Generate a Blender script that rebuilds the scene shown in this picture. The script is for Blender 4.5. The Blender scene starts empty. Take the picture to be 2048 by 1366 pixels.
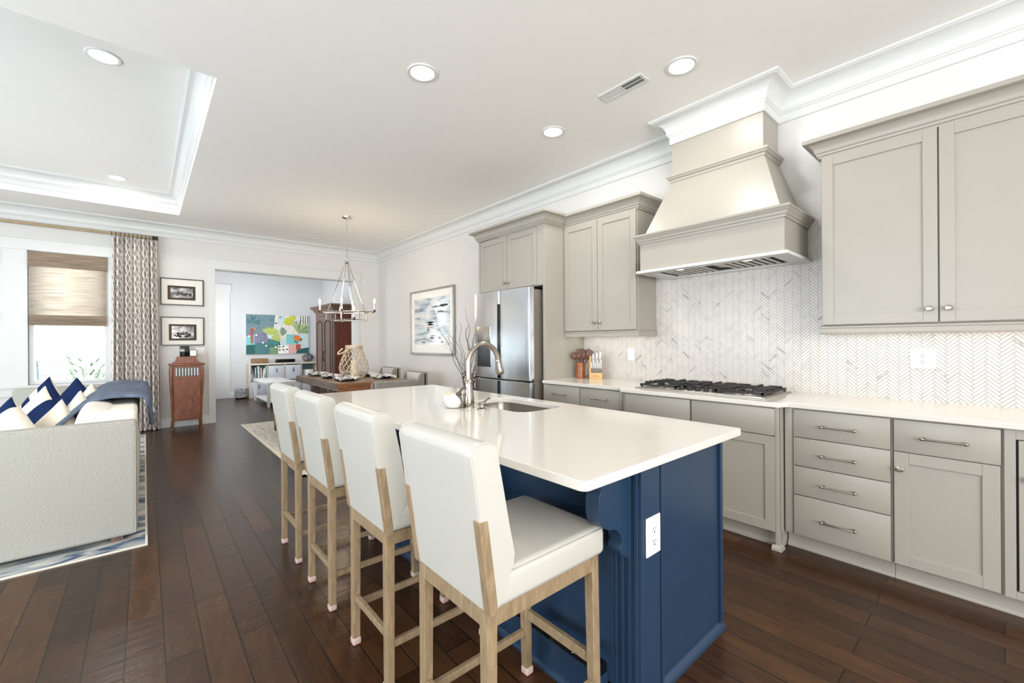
import bpy, bmesh, math, random
from mathutils import Vector, Matrix
random.seed(7)
S = bpy.context.scene
C = S.collection
PI = math.pi

# ------------------------------------------------------------------ camera
FPX = 850.0
YAW = math.atan2(736, FPX)
ROLL = math.atan2(11, 1718)
cd = bpy.data.cameras.new('camera'); cam = bpy.data.objects.new('camera', cd); C.objects.link(cam)
cd.sensor_width = 36.0; cd.lens = FPX / 2048 * 36.0; cd.clip_start = 0.02; cd.clip_end = 200
fw = Vector((math.sin(YAW), math.cos(YAW), 0)); rt = Vector((math.cos(YAW), -math.sin(YAW), 0)); up = Vector((0, 0, 1))
R = Matrix((rt, up, -fw)).transposed()
cam.matrix_world = Matrix.Translation((0, 0, 1.302)) @ R.to_4x4() @ Matrix.Rotation(-ROLL, 4, 'Z')
S.camera = cam

# ------------------------------------------------------------------ world, sun, daylight and fill lamps, exposure
w = bpy.data.worlds.new('sky'); S.world = w; w.use_nodes = True
bg = w.node_tree.nodes['Background']; bg.inputs[0].default_value = (0.86, 0.93, 1.0, 1); bg.inputs[1].default_value = 1.05
def lamp(name, kind, loc, energy, color=(1, 1, 1), rot=None, aim=None, **kw):
    l = bpy.data.lights.new(name, kind); l.energy = energy; l.color = color
    for k, v in kw.items(): setattr(l, k, v)
    o = bpy.data.objects.new(name, l); C.objects.link(o); o.location = loc
    if aim is not None: o.rotation_euler = (Vector(aim) - Vector(loc)).to_track_quat('-Z', 'Y').to_euler()
    if rot is not None: o.rotation_euler = rot
    return o
lamp('sun', 'SUN', (0, -5, 9), 2.2, (1, .97, .92), aim=(1.2, 3.0, -3.0), angle=0.02)
# area lamps out of view; side, rear and sill ones are added ceiling fill
DAY = (0.93, 0.97, 1.0)
COOL = (0.80, 0.90, 1.0)
lamp('side_ceiling_fill', 'AREA', (-4.3, 2.6, 1.5), 178, COOL, aim=(1.6, 4.6, 4.8), shape='RECTANGLE', size=5.4, size_y=1.5)  # added fill inside the left wall, aimed up to brighten the ceiling
lamp('rear_ceiling_fill', 'AREA', (-1.0, -3.7, 1.6), 230, (1, .98, .95), aim=(.3, 2.6, 5.0), shape='RECTANGLE', size=4.2, size_y=1.4)  # added fill at the open rear, aimed up; no window stands there
lamp('daylight_window', 'AREA', (-1.2, 10.2, 3.5), 55, DAY, aim=(-1.2, 8.5, 1.9), shape='RECTANGLE', size=3.0, size_y=1.0)
lamp('sill_ceiling_fill', 'AREA', (-1.7, 9.1, 0.35), 90, DAY, aim=(.6, 5.0, 3.0), shape='RECTANGLE', size=2.6, size_y=.8)  # added uplight hidden below the sill, lifts the far ceiling
lamp('study_area_lamp', 'AREA', (1.0, 10.4, 1.7), 36, DAY, aim=(2.8, 11, 1.9), shape='RECTANGLE', size=1.6, size_y=1.6)  # area lamp inside the study, beside its solid left wall
S.view_settings.view_transform = 'Standard'; S.view_settings.look = 'None'
S.view_settings.gamma = 1; S.view_settings.use_curve_mapping = False
S.view_settings.exposure = 0.58
try:
    S.cycles.max_bounces = 10; S.cycles.diffuse_bounces = 7; S.cycles.glossy_bounces = 4
    S.cycles.sample_clamp_indirect = 6; S.cycles.caustics_reflective = False; S.cycles.caustics_refractive = False
except Exception: pass

# ------------------------------------------------------------------ materials
def srgb(r, g=None, b=None):
    if g is None: r, g, b = r
    f = lambda c: (c / 255 / 12.92) if c <= 10 else ((c / 255 + .055) / 1.055) ** 2.4
    return (f(r), f(g), f(b), 1)
def new(name):
    m = bpy.data.materials.new(name); m.use_nodes = True
    nt = m.node_tree; return m, nt, nt.nodes['Principled BSDF']
def N(nt, t, **kw):
    n = nt.nodes.new(t)
    for k, v in kw.items():
        if k.startswith('i_'):
            key = k[2:]; key = int(key) if key.isdigit() else key.replace('_', ' ')
            n.inputs[key].default_value = v
        else: setattr(n, k, v)
    return n
def L(nt, a, b): nt.links.new(a, b)
def coords(nt, scale=(1, 1, 1), kind='Object', rot=(0, 0, 0)):
    tc = N(nt, 'ShaderNodeTexCoord'); mp = N(nt, 'ShaderNodeMapping')
    mp.inputs['Scale'].default_value = scale; mp.inputs['Rotation'].default_value = rot
    L(nt, tc.outputs[kind], mp.inputs[0]); return mp.outputs[0]
def ramp(nt, fac, stops):
    r = N(nt, 'ShaderNodeValToRGB'); e = r.color_ramp.elements
    while len(e) > 1: e.remove(e[-1])
    e[0].position = stops[0][0]; e[0].color = stops[0][1]
    for p, c in stops[1:]:
        x = e.new(p); x.color = c
    L(nt, fac, r.inputs[0]); return r.outputs[0]
def bump(nt, b, h, s=.2, d=.01):
    n = N(nt, 'ShaderNodeBump', i_Strength=s, i_Distance=d); L(nt, h, n.inputs['Height']); L(nt, n.outputs[0], b.inputs['Normal'])
def plain(name, col, rough=.5, metal=0., var=.04, nscale=6, bstr=0., spec=None, coat=0.):
    m, nt, b = new(name); c = srgb(col)
    v = coords(nt)
    no = N(nt, 'ShaderNodeTexNoise', i_Scale=nscale, i_Detail=3.); L(nt, v, no.inputs['Vector'])
    lo = tuple(x * (1 - var) for x in c[:3]) + (1,); hi = tuple(min(1, x * (1 + var)) for x in c[:3]) + (1,)
    L(nt, ramp(nt, no.outputs[0], [(.3, lo), (.7, hi)]), b.inputs['Base Color'])
    b.inputs['Roughness'].default_value = rough; b.inputs['Metallic'].default_value = metal
    if spec is not None: b.inputs['Specular IOR Level'].default_value = spec
    if coat: b.inputs['Coat Weight'].default_value = coat; b.inputs['Coat Roughness'].default_value = .1
    if bstr:
        n2 = N(nt, 'ShaderNodeTexNoise', i_Scale=nscale * 40, i_Detail=2.); L(nt, v, n2.inputs['Vector']); bump(nt, b, n2.outputs[0], bstr, .002)
    return m
def emis(name, col, strength):
    m, nt, b = new(name); b.inputs['Base Color'].default_value = srgb(col); b.inputs['Emission Color'].default_value = srgb(col)
    b.inputs['Emission Strength'].default_value = strength; return m
def wood(name, c1, c2, rough=.45, scale=(6, 6, .8), bs=.15, coat=0.):
    m, nt, b = new(name); v = coords(nt, scale)
    n1 = N(nt, 'ShaderNodeTexNoise', i_Scale=7., i_Detail=5., i_Distortion=.6); L(nt, v, n1.inputs['Vector'])
    n2 = N(nt, 'ShaderNodeTexNoise', i_Scale=28., i_Detail=3.); L(nt, v, n2.inputs['Vector'])
    mx = N(nt, 'ShaderNodeMath', operation='ADD'); mu = N(nt, 'ShaderNodeMath', operation='MULTIPLY', i_1=.35)
    L(nt, n2.outputs[0], mu.inputs[0]); L(nt, n1.outputs[0], mx.inputs[0]); L(nt, mu.outputs[0], mx.inputs[1])
    L(nt, ramp(nt, mx.outputs[0], [(.45, srgb(c1)), (.9, srgb(c2))]), b.inputs['Base Color'])
    b.inputs['Roughness'].default_value = rough; bump(nt, b, n2.outputs[0], bs, .002)
    if coat: b.inputs['Coat Weight'].default_value = coat; b.inputs['Coat Roughness'].default_value = .15
    return m
def fabric(name, c1, c2, sc=260, rough=.9, bs=.35, streak=(1, 1, 1), lo=.4, hi=.6):
    m, nt, b = new(name); v = coords(nt, streak)
    n1 = N(nt, 'ShaderNodeTexNoise', i_Scale=sc, i_Detail=4., i_Roughness=.7); L(nt, v, n1.inputs['Vector'])
    L(nt, ramp(nt, n1.outputs[0], [(lo, srgb(c1)), (hi, srgb(c2))]), b.inputs['Base Color'])
    b.inputs['Roughness'].default_value = rough; b.inputs['Specular IOR Level'].default_value = .2
    bump(nt, b, n1.outputs[0], bs, .003); return m

M = {}
M['wall'] = plain('wall_paint', (219, 217, 214), .75, var=.01)
M['wall_cool'] = plain('study_wall_paint', (208, 209, 211), .75, var=.01)
M['ceiling'] = plain('ceiling_paint', (244, 242, 238), .85, var=.008)
M['trim'] = plain('white_trim_paint', (218, 219, 217), .35, var=.008)
M['cab'] = plain('grey_cabinet_paint', (163, 158, 148), .36, var=.012)
M['cabdark'] = plain('cabinet_gap', (92, 88, 80), .7)
M['navy'] = plain('navy_cabinet_paint', (34, 56, 80), .3, var=.05, nscale=3)
M['quartz'] = plain('white_quartz', (217, 212, 203), .1, var=.012, nscale=60, spec=.6)
M['leather'] = plain('white_leather', (190, 188, 180), .34, var=.015, nscale=4, bstr=.12)
M['oak'] = wood('light_oak', (128, 108, 82), (158, 137, 108), .5, (9, 9, 2), .08)
M['nickel'] = plain('brushed_nickel', (166, 158, 146), .24, 1.)
M['dnickel'] = plain('dark_nickel', (120, 112, 102), .25, 1.)
M['fridgeside'] = plain('grey_enamel', (118, 110, 100), .5)
M['black'] = plain('black_iron', (34, 33, 32), .55)
M['gloss_black'] = plain('gloss_black', (14, 15, 17), .12)
M['white'] = plain('white_plastic', (240, 239, 234), .3)
M['porcelain'] = plain('white_ceramic', (214, 213, 210), .25)
M['slot'] = plain('dark_slot', (40, 38, 36), .6)
def clearpane(name, refl):
    m, nt, b = new(name); tr = N(nt, 'ShaderNodeBsdfTransparent'); gl = N(nt, 'ShaderNodeBsdfGlossy', i_Roughness=.02); mx = N(nt, 'ShaderNodeMixShader'); mx.inputs[0].default_value = refl
    L(nt, tr.outputs[0], mx.inputs[1]); L(nt, gl.outputs[0], mx.inputs[2]); L(nt, mx.outputs[0], nt.nodes['Material Output'].inputs[0]); return m
M['glass'] = clearpane('window_glass', .07)
M['redwood'] = wood('mahogany', (70, 30, 18), (112, 54, 32), .3, coat=.3)
M['gramwood'] = wood('aged_mahogany', (96, 48, 24), (142, 78, 42), .35, (3, 3, 1.2), .08, coat=.2)
M['brownwood'] = wood('brown_armoire_wood', (84, 62, 54), (120, 96, 86), .45)
M['greywood'] = wood('weathered_table_wood', (96, 82, 76), (140, 124, 114), .5, (5, 1, 5))
M['tablebrown'] = wood('warm_table_wood', (98, 60, 34), (150, 98, 60), .4, (1, 6, 6))
M['utensil'] = wood('olive_wood', (62, 34, 20), (112, 68, 42), .45, (10, 10, 3))
M['jar'] = wood('acacia_wood', (104, 58, 28), (158, 98, 54), .35, (6, 6, 2))
M['beech'] = wood('beech_wood', (190, 146, 92), (218, 178, 124), .45)
M['goldrod'] = wood('tan_rod_wood', (150, 130, 98), (176, 156, 122), .5, (1, 8, 8))
M['bronze'] = plain('dark_bronze', (56, 46, 38), .4, .7)
M['shelfwood'] = wood('pale_shelf_wood', (200, 190, 172), (220, 212, 198), .5, (2, 8, 8))
M['greybin'] = fabric('grey_bin', (188, 194, 206), (212, 216, 224), 120, bs=.1)
M['sofa'] = fabric('oatmeal_linen', (150, 150, 142), (188, 187, 178), 90, bs=.12, streak=(1, 1, 3), lo=.3, hi=.7)
M['sofawhite'] = fabric('cream_linen', (222, 216, 204), (238, 234, 224), 150, bs=.2)
M['cream'] = fabric('cream_cotton', (214, 204, 186), (232, 224, 208), 150, bs=.2)
M['beige'] = fabric('grey_beige_cotton', (160, 152, 142), (196, 188, 178), 150, bs=.2)
M['blue'] = fabric('royal_blue_cotton', (10, 28, 62), (18, 42, 84), 120, bs=.15)
M['throw'] = fabric('blue_grey_velvet', (70, 80, 98), (108, 118, 136), 9, .6, .25, lo=.3, hi=.7)
M['taupe'] = fabric('taupe_linen', (132, 126, 116), (154, 148, 138), 160, bs=.2)
M['taupelight'] = fabric('light_grey_linen', (190, 188, 190), (208, 206, 208), 160, bs=.2)
M['teal'] = fabric('pale_teal_fabric', (150, 190, 196), (178, 212, 216), 160, bs=.2)
M['napkin'] = fabric('blotched_napkin', (96, 94, 96), (226, 222, 218), 16, .85, .3, lo=.42, hi=.56)
M['jute'] = fabric('jute_mat', (150, 130, 100), (192, 172, 142), 90, bs=.5)
M['navyplate'] = plain('dark_blue_glaze', (22, 34, 62), .15)
M['rattan'] = wood('pale_rattan', (176, 156, 130), (216, 200, 178), .6)
M['candlewax'] = plain('cream_wax', (240, 226, 196), .5)
M['wicker'] = fabric('brown_wicker', (84, 60, 40), (176, 142, 108), 40, .7, .6, streak=(1, 3, 3))
M['stone'] = fabric('grey_stoneware', (66, 64, 64), (138, 136, 134), 14, .7, .4)
M['silverframe'] = plain('silver_frame', (170, 166, 160), .3, .8)
M['blackframe'] = plain('black_frame', (38, 32, 28), .35)
M['matboard'] = plain('cream_matboard', (232, 229, 220), .6, var=.005)
M['redvinyl'] = plain('red_felt', (150, 60, 66), .6)
M['rubberclear'] = plain('clear_foot_cap', (196, 176, 166), .25)
M['twig'] = plain('dark_twig', (92, 76, 70), .7)
M['bloom'] = plain('wine_bloom', (96, 34, 50), .6)
M['siding'] = plain('white_siding', (236, 242, 244), .6, var=.01)
M['green'] = fabric('garden_leaf', (110, 150, 110), (170, 200, 160), 30)
M['bulb'] = emis('warm_bulb', (255, 206, 140), 28)
M['lens'] = emis('downlight_lens', (255, 248, 236), 9)
M['led'] = emis('led_strip', (255, 246, 232), 3)
M['flame'] = emis('glowing_wax', (255, 226, 150), .45)
M['silverball'] = fabric('silver_beads', (60, 60, 62), (236, 236, 240), 60, .25, .6)
M['chain'] = plain('polished_nickel', (206, 200, 192), .15, 1.)

# wood floor : planks running towards the far wall
m, nt, b = new('hand_scraped_plank_floor'); M['floor'] = m
tc = N(nt, 'ShaderNodeTexCoord'); mp = N(nt, 'ShaderNodeMapping'); mp.inputs['Rotation'].default_value = (0, 0, PI / 2); mp.inputs['Location'].default_value = (0, .02, 0)
L(nt, tc.outputs['Object'], mp.inputs[0])
br = N(nt, 'ShaderNodeTexBrick', offset=.37, offset_frequency=2, i_Scale=1., i_Mortar_Size=.003, i_Mortar_Smooth=.3, i_Bias=0., i_Brick_Width=1.12, i_Row_Height=.127)
br.inputs['Color1'].default_value = (0, 0, 0, 1); br.inputs['Color2'].default_value = (1, 1, 1, 1); br.inputs['Mortar'].default_value = (.5, .5, .5, 1)
L(nt, mp.outputs[0], br.inputs['Vector'])
st = coords(nt, (16, 1.0, 1)); g1 = N(nt, 'ShaderNodeTexNoise', i_Scale=4., i_Detail=8., i_Roughness=.6, i_Distortion=.5); L(nt, st, g1.inputs['Vector'])
vb = coords(nt, (4, .9, 1)); g2 = N(nt, 'ShaderNodeTexNoise', i_Scale=5.5, i_Detail=6., i_Distortion=.6); L(nt, vb, g2.inputs['Vector'])
a1 = N(nt, 'ShaderNodeMath', operation='MULTIPLY', i_1=.32); L(nt, br.outputs['Color'], a1.inputs[0])
a2 = N(nt, 'ShaderNodeMath', operation='MULTIPLY_ADD', i_1=.38); L(nt, g1.outputs[0], a2.inputs[0]); L(nt, a1.outputs[0], a2.inputs[2])
a3 = N(nt, 'ShaderNodeMath', operation='MULTIPLY_ADD', i_1=.40); L(nt, g2.outputs[0], a3.inputs[0]); L(nt, a2.outputs[0], a3.inputs[2])
cr = ramp(nt, a3.outputs[0], [(.25, srgb(30, 18, 9)), (.52, srgb(58, 36, 20)), (.72, srgb(76, 49, 28)), (.95, srgb(98, 67, 40))])
mxc = N(nt, 'ShaderNodeMix', data_type='RGBA'); L(nt, br.outputs['Fac'], mxc.inputs[0]); L(nt, cr, mxc.inputs[6]); mxc.inputs[7].default_value = srgb(22, 12, 8)
L(nt, mxc.outputs[2], b.inputs['Base Color']); b.inputs['Roughness'].default_value = .27; b.inputs['Specular IOR Level'].default_value = .36
g3 = N(nt, 'ShaderNodeTexNoise', i_Scale=4., i_Detail=2.); L(nt, coords(nt, (1.2, 6, 1)), g3.inputs['Vector'])
sub = N(nt, 'ShaderNodeMath', operation='SUBTRACT'); L(nt, g3.outputs[0], sub.inputs[0]); L(nt, br.outputs['Fac'], sub.inputs[1]); bump(nt, b, sub.outputs[0], .35, .005)

# marble herringbone tile (tone per tile from the mesh) and grout
m, nt, b = new('marble_tile'); M['tile'] = m
at = N(nt, 'ShaderNodeAttribute', attribute_name='tone'); v = coords(nt, (1, 1, 1))
n1 = N(nt, 'ShaderNodeTexNoise', i_Scale=9., i_Detail=6., i_Distortion=1.5); L(nt, v, n1.inputs['Vector'])
ad = N(nt, 'ShaderNodeMath', operation='MULTIPLY_ADD', i_1=.55); L(nt, n1.outputs[0], ad.inputs[0]); L(nt, at.outputs['Fac'], ad.inputs[2])
L(nt, ramp(nt, ad.outputs[0], [(.30, srgb(160, 158, 154)), (.42, srgb(196, 192, 186)), (.6, srgb(212, 207, 200)), (1., srgb(220, 215, 207))]), b.inputs['Base Color'])
b.inputs['Roughness'].default_value = .28
M['grout'] = plain('grey_grout', (150, 147, 142), .8)

# stainless steel with soft vertical waviness
m, nt, b = new('stainless_steel'); M['steel'] = m
b.inputs['Base Color'].default_value = srgb(222, 227, 234); b.inputs['Metallic'].default_value = 1; b.inputs['Roughness'].default_value = .19
v = coords(nt, (1, 5, .35)); n1 = N(nt, 'ShaderNodeTexNoise', i_Scale=3., i_Detail=1.); L(nt, v, n1.inputs['Vector']); bump(nt, b, n1.outputs[0], .5, .012)
M['steel2'] = plain('satin_steel', (188, 184, 176), .28, 1.)

# curtain lattice
m, nt, b = new('lattice_curtain'); M['curtain'] = m
uv = N(nt, 'ShaderNodeTexCoord'); sp = N(nt, 'ShaderNodeSeparateXYZ'); L(nt, uv.outputs['UV'], sp.inputs[0])
def mth(op, a, bb=None, c=None):
    n = N(nt, 'ShaderNodeMath', operation=op)
    for i, x in enumerate((a, bb, c)):
        if x is None: continue
        if isinstance(x, (int, float)): n.inputs[i].default_value = x
        else: L(nt, x, n.inputs[i])
    return n.outputs[0]
U = mth('MULTIPLY', sp.outputs[0], 1 / .10); V = mth('MULTIPLY', sp.outputs[1], 1 / .155)
d1 = mth('ABSOLUTE', mth('SUBTRACT', mth('FRACT', mth('ADD', U, V)), .5))
d2 = mth('ABSOLUTE', mth('SUBTRACT', mth('FRACT', mth('SUBTRACT', U, V)), .5))
line = mth('GREATER_THAN', mth('MAXIMUM', d1, d2), .385)
shade = mth('FRACT', mth('ADD', mth('ADD', U, V), mth('MULTIPLY', mth('FLOOR', mth('SUBTRACT', U, V)), .5)))
base = ramp(nt, shade, [(0., srgb(128, 118, 112)), (.45, srgb(184, 174, 166)), (1., srgb(214, 206, 200))])
mxc = N(nt, 'ShaderNodeMix', data_type='RGBA'); L(nt, line, mxc.inputs[0]); L(nt, base, mxc.inputs[6]); mxc.inputs[7].default_value = srgb(246, 242, 238)
L(nt, mxc.outputs[2], b.inputs['Base Color']); b.inputs['Roughness'].default_value = .9

# woven shade: translucent, fine horizontal slats
def woven(name, c1, c2, tr):
    m, nt, b = new(name); v = coords(nt, (.6, 1, 26))
    n1 = N(nt, 'ShaderNodeTexNoise', i_Scale=6., i_Detail=5.); L(nt, v, n1.inputs['Vector'])
    col = ramp(nt, n1.outputs[0], [(.35, srgb(c1)), (.65, srgb(c2))]); L(nt, col, b.inputs['Base Color']); b.inputs['Roughness'].default_value = .8
    if tr:
        t = N(nt, 'ShaderNodeBsdfTranslucent'); L(nt, col, t.inputs[0]); mx = N(nt, 'ShaderNodeMixShader'); mx.inputs[0].default_value = tr
        L(nt, b.outputs[0], mx.inputs[1]); L(nt, t.outputs[0], mx.inputs[2]); L(nt, mx.outputs[0], nt.nodes['Material Output'].inputs[0])
    return m
M['shadeval'] = woven('woven_valance', (112, 98, 82), (156, 138, 116), 0)
M['shade'] = woven('woven_shade', (206, 196, 182), (244, 238, 228), .75)
# rugs
def rugmat(name, cols, sc, streak):
    m, nt, b = new(name); v = coords(nt, streak)
    n1 = N(nt, 'ShaderNodeTexNoise', i_Scale=sc, i_Detail=6., i_Distortion=.7); L(nt, v, n1.inputs['Vector'])
    L(nt, ramp(nt, n1.outputs[0], cols), b.inputs['Base Color']); b.inputs['Roughness'].default_value = .95
    n2 = N(nt, 'ShaderNodeTexNoise', i_Scale=220.); L(nt, v, n2.inputs['Vector']); bump(nt, b, n2.outputs[0], .4, .004); return m
M['rugblue'] = rugmat('blue_abstract_rug', [(.36, srgb(52, 76, 108)), (.46, srgb(150, 158, 164)), (.6, srgb(216, 212, 202))], 3., (1.5, 4, 1))
M['rugcream'] = rugmat('cream_streaked_rug', [(.28, srgb(140, 132, 130)), (.38, srgb(204, 198, 190)), (.6, srgb(226, 220, 212))], 5., (5, .8, 1))
M['rugedge'] = plain('rug_binding', (226, 220, 206), .9)
# art
def artmat(name, sc, cols, streak=(1, 1, 1)):
    m, nt, b = new(name); v = coords(nt, streak)
    n1 = N(nt, 'ShaderNodeTexNoise', i_Scale=sc, i_Detail=3., i_Distortion=.4); L(nt, v, n1.inputs['Vector'])
    L(nt, ramp(nt, n1.outputs[0], cols), b.inputs['Base Color']); b.inputs['Roughness'].default_value = .12; return m
M['seascape'] = artmat('seascape_print', 2.2, [(.3, srgb(120, 126, 130)), (.42, srgb(170, 186, 198)), (.52, srgb(216, 220, 224)), (.7, srgb(232, 230, 226))], (1, 1.1, 5))
M['photo'] = artmat('grey_photograph', 9, [(.35, srgb(50, 50, 50)), (.5, srgb(130, 130, 128)), (.62, srgb(206, 204, 200))], (1, 1, 1.6))
for nm, c in dict(p_pale=(196, 214, 214), p_teal=(70, 120, 124), p_dteal=(36, 92, 92), p_green=(120, 150, 110), p_lime=(196, 200, 60), p_leaf=(168, 184, 120), p_cream=(222, 220, 210), p_orange=(226, 120, 40), p_pink=(222, 176, 164), p_purple=(130, 126, 150), p_black=(40, 44, 48), p_white=(238, 238, 234), p_aqua=(126, 196, 196), p_red=(176, 80, 66), p_slate=(110, 136, 146)).items():
    M[nm] = plain(nm[2:] + '_paint', c, .6, var=.14, nscale=22)

# ------------------------------------------------------------------ mesh helpers
class MB:
    def __init__(s): s.bm = bmesh.new(); s.mi = 0; s.uv = None; s.col = None
    def _f(s, vs, mi=None):
        try: f = s.bm.faces.new(vs)
        except ValueError: return None
        f.material_index = s.mi if mi is None else mi; return f
    def box(s, x0, x1, y0, y1, z0, z1, mi=None, T=None):
        x0, x1 = sorted((x0, x1)); y0, y1 = sorted((y0, y1)); z0, z1 = sorted((z0, z1))
        co = [(x, y, z) for z in (z0, z1) for x, y in ((x0, y0), (x1, y0), (x1, y1), (x0, y1))]
        vs = [s.bm.verts.new(T @ Vector(c) if T else c) for c in co]
        for q in ((3, 2, 1, 0), (4, 5, 6, 7), (0, 1, 5, 4), (1, 2, 6, 5), (2, 3, 7, 6), (3, 0, 4, 7)): s._f([vs[i] for i in q], mi)
        return s
    def rbox(s, x0, x1, y0, y1, z0, z1, r=.01, seg=3, mi=None, T=None):
        b2 = bmesh.new(); x0, x1 = sorted((x0, x1)); y0, y1 = sorted((y0, y1)); z0, z1 = sorted((z0, z1))
        bmesh.ops.create_cube(b2, size=1)
        for v in b2.verts: v.co = Vector(((x0 + x1) / 2 + v.co.x * (x1 - x0), (y0 + y1) / 2 + v.co.y * (y1 - y0), (z0 + z1) / 2 + v.co.z * (z1 - z0)))
        r = min(r, .49 * min(x1 - x0, y1 - y0, z1 - z0))
        bmesh.ops.bevel(b2, geom=b2.edges[:], offset=r, segments=seg, profile=.5, affect='EDGES')
        s.merge(b2, T, mi); return s
    def merge(s, b2, T=None, mi=None):
        mp = {}
        for v in b2.verts: mp[v] = s.bm.verts.new(T @ v.co if T else v.co)
        for f in b2.faces: s._f([mp[v] for v in f.verts], mi if mi is not None else (f.material_index or s.mi))
        b2.free()
    def prism(s, pts, a, b, axis='z', mi=None, T=None):
        # pts are 2-D in the plane orthogonal to axis: z->(x,y) ; y->(x,z) ; x->(y,z)
        def P(p, t):
            c = {'z': (p[0], p[1], t), 'y': (p[0], t, p[1]), 'x': (t, p[0], p[1])}[axis]
            return T @ Vector(c) if T else Vector(c)
        A = [s.bm.verts.new(P(p, a)) for p in pts]; B = [s.bm.verts.new(P(p, b)) for p in pts]; n = len(pts)
        s._f(A[::-1], mi); s._f(B, mi)
        for i in range(n): s._f([A[i], A[(i + 1) % n], B[(i + 1) % n], B[i]], mi)
        return s
    def tube(s, pts, r, n=10, mi=None, cap=True, closed=False, T=None):
        pts = [Vector(p) for p in pts]; k = len(pts); rs = r if isinstance(r, (list, tuple)) else [r] * k
        rings = []; prev = None
        for i, p in enumerate(pts):
            if closed: d = pts[(i + 1) % k] - pts[i - 1]
            else: d = (pts[min(i + 1, k - 1)] - pts[max(i - 1, 0)])
            d.normalize()
            if prev is None: u = d.orthogonal().normalized()
            else: u = (prev - d * prev.dot(d)); u = u.normalized() if u.length > 1e-6 else d.orthogonal().normalized()
            prev = u; v = d.cross(u)
            ring = []
            for j in range(n):
                a = 2 * PI * j / n; c = p + (u * math.cos(a) + v * math.sin(a)) * rs[i]
                ring.append(s.bm.verts.new(T @ c if T else c))
            rings.append(ring)
        m = k if closed else k - 1
        for i in range(m):
            A, B = rings[i], rings[(i + 1) % k]
            for j in range(n): s._f([A[j], A[(j + 1) % n], B[(j + 1) % n], B[j]], mi)
        if cap and not closed: s._f(rings[0][::-1], mi); s._f(rings[-1], mi)
        return s
    def lathe(s, prof, n=24, c=(0, 0, 0), mi=None, T=None, sx=1, sy=1, cap=True):
        rings = []
        for r, z in prof:
            if r < 1e-5:
                p = Vector((c[0], c[1], c[2] + z)); rings.append([s.bm.verts.new(T @ p if T else p)])
            else:
                q = []
                for j in range(n):
                    a = 2 * PI * j / n; p = Vector((c[0] + r * sx * math.cos(a), c[1] + r * sy * math.sin(a), c[2] + z)); q.append(s.bm.verts.new(T @ p if T else p))
                rings.append(q)
        for A, B in zip(rings, rings[1:]):
            for j in range(n):
                a, b_ = j, (j + 1) % n
                if len(A) == 1 and len(B) == 1: continue
                if len(A) == 1: s._f([A[0], B[b_], B[a]], mi)
                elif len(B) == 1: s._f([A[a], A[b_], B[0]], mi)
                else: s._f([A[a], A[b_], B[b_], B[a]], mi)
        if cap and len(rings[0]) > 1: s._f(rings[0][::-1], mi)
        if cap and len(rings[-1]) > 1: s._f(rings[-1], mi)
        return s
    def sweep(s, path, prof, z=0., closed=False, mi=None):
        # path: 2-D points, profile: (out, z) with out to the RIGHT of travel direction; mitred
        k = len(path); P = [Vector((p[0], p[1])) for p in path]; offs = []
        for i in range(k):
            def nrm(a, b): d = (b - a).normalized(); return Vector((d.y, -d.x))
            if closed: n1, n2 = nrm(P[i - 1], P[i]), nrm(P[i], P[(i + 1) % k])
            elif i == 0: n1 = n2 = nrm(P[0], P[1])
            elif i == k - 1: n1 = n2 = nrm(P[-2], P[-1])
            else: n1, n2 = nrm(P[i - 1], P[i]), nrm(P[i], P[i + 1])
            mm = n1 + n2; mm = mm / max(1e-6, mm.dot(n1)) if mm.length > 1e-4 else n1
            offs.append(mm)
        rings = [[s.bm.verts.new((P[i].x + offs[i].x * o, P[i].y + offs[i].y * o, z + h)) for o, h in prof] for i in range(k)]
        n = len(prof); m = k if closed else k - 1
        for i in range(m):
            A, B = rings[i], rings[(i + 1) % k]
            for j in range(n): s._f([A[j], B[j], B[(j + 1) % n], A[(j + 1) % n]], mi)
        if not closed: s._f(rings[0][::-1], mi); s._f(rings[-1], mi)
        return s
    def sphere(s, c, r, n=12, mi=None, sc=(1, 1, 1), T=None):
        b2 = bmesh.new(); bmesh.ops.create_uvsphere(b2, u_segments=n, v_segments=max(6, n // 2), radius=r)
        for v in b2.verts: v.co = Vector((c[0] + v.co.x * sc[0], c[1] + v.co.y * sc[1], c[2] + v.co.z * sc[2]))
        s.merge(b2, T, mi); return s
    def grid(s, fn, nu, nv, mi=None, uv=None, wrap=False):
        vs = [[s.bm.verts.new(fn(i / nu, j / nv)) for j in range(nv + 1)] for i in range(nu + 1)]
        lay = s.bm.loops.layers.uv.verify() if uv else None
        for i in range(nu):
            for j in range(nv):
                f = s._f([vs[i][j], vs[i + 1][j], vs[i + 1][j + 1], vs[i][j + 1]], mi)
                if uv and f:
                    for lp, (a, b_) in zip(f.loops, ((i, j), (i + 1, j), (i + 1, j + 1), (i, j + 1))): lp[lay].uv = uv(a / nu, b_ / nv)
        return s
    def build(s, name, mats, parent=None, bevel=0., sharp=35, subsurf=0, seg=2, solid=0., flip=True, T=None):
        bm = s.bm
        if flip: bmesh.ops.recalc_face_normals(bm, faces=bm.faces[:])
        th = math.radians(sharp)
        for f in bm.faces: f.smooth = True
        for e in bm.edges:
            if len(e.link_faces) == 2 and e.calc_face_angle(0) > th: e.smooth = False
        me = bpy.data.meshes.new(name)
        if not isinstance(mats, (list, tuple)): mats = [mats]
        for m_ in mats: me.materials.append(m_)
        o = bpy.data.objects.new(name, me)
        if parent is None and bm.verts:
            xs = [v.co.x for v in bm.verts]; ys = [v.co.y for v in bm.verts]; zs = [v.co.z for v in bm.verts]
            c = Vector(((min(xs) + max(xs)) / 2, (min(ys) + max(ys)) / 2, min(zs)))
            bmesh.ops.translate(bm, verts=bm.verts[:], vec=-c); o.location = c
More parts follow.
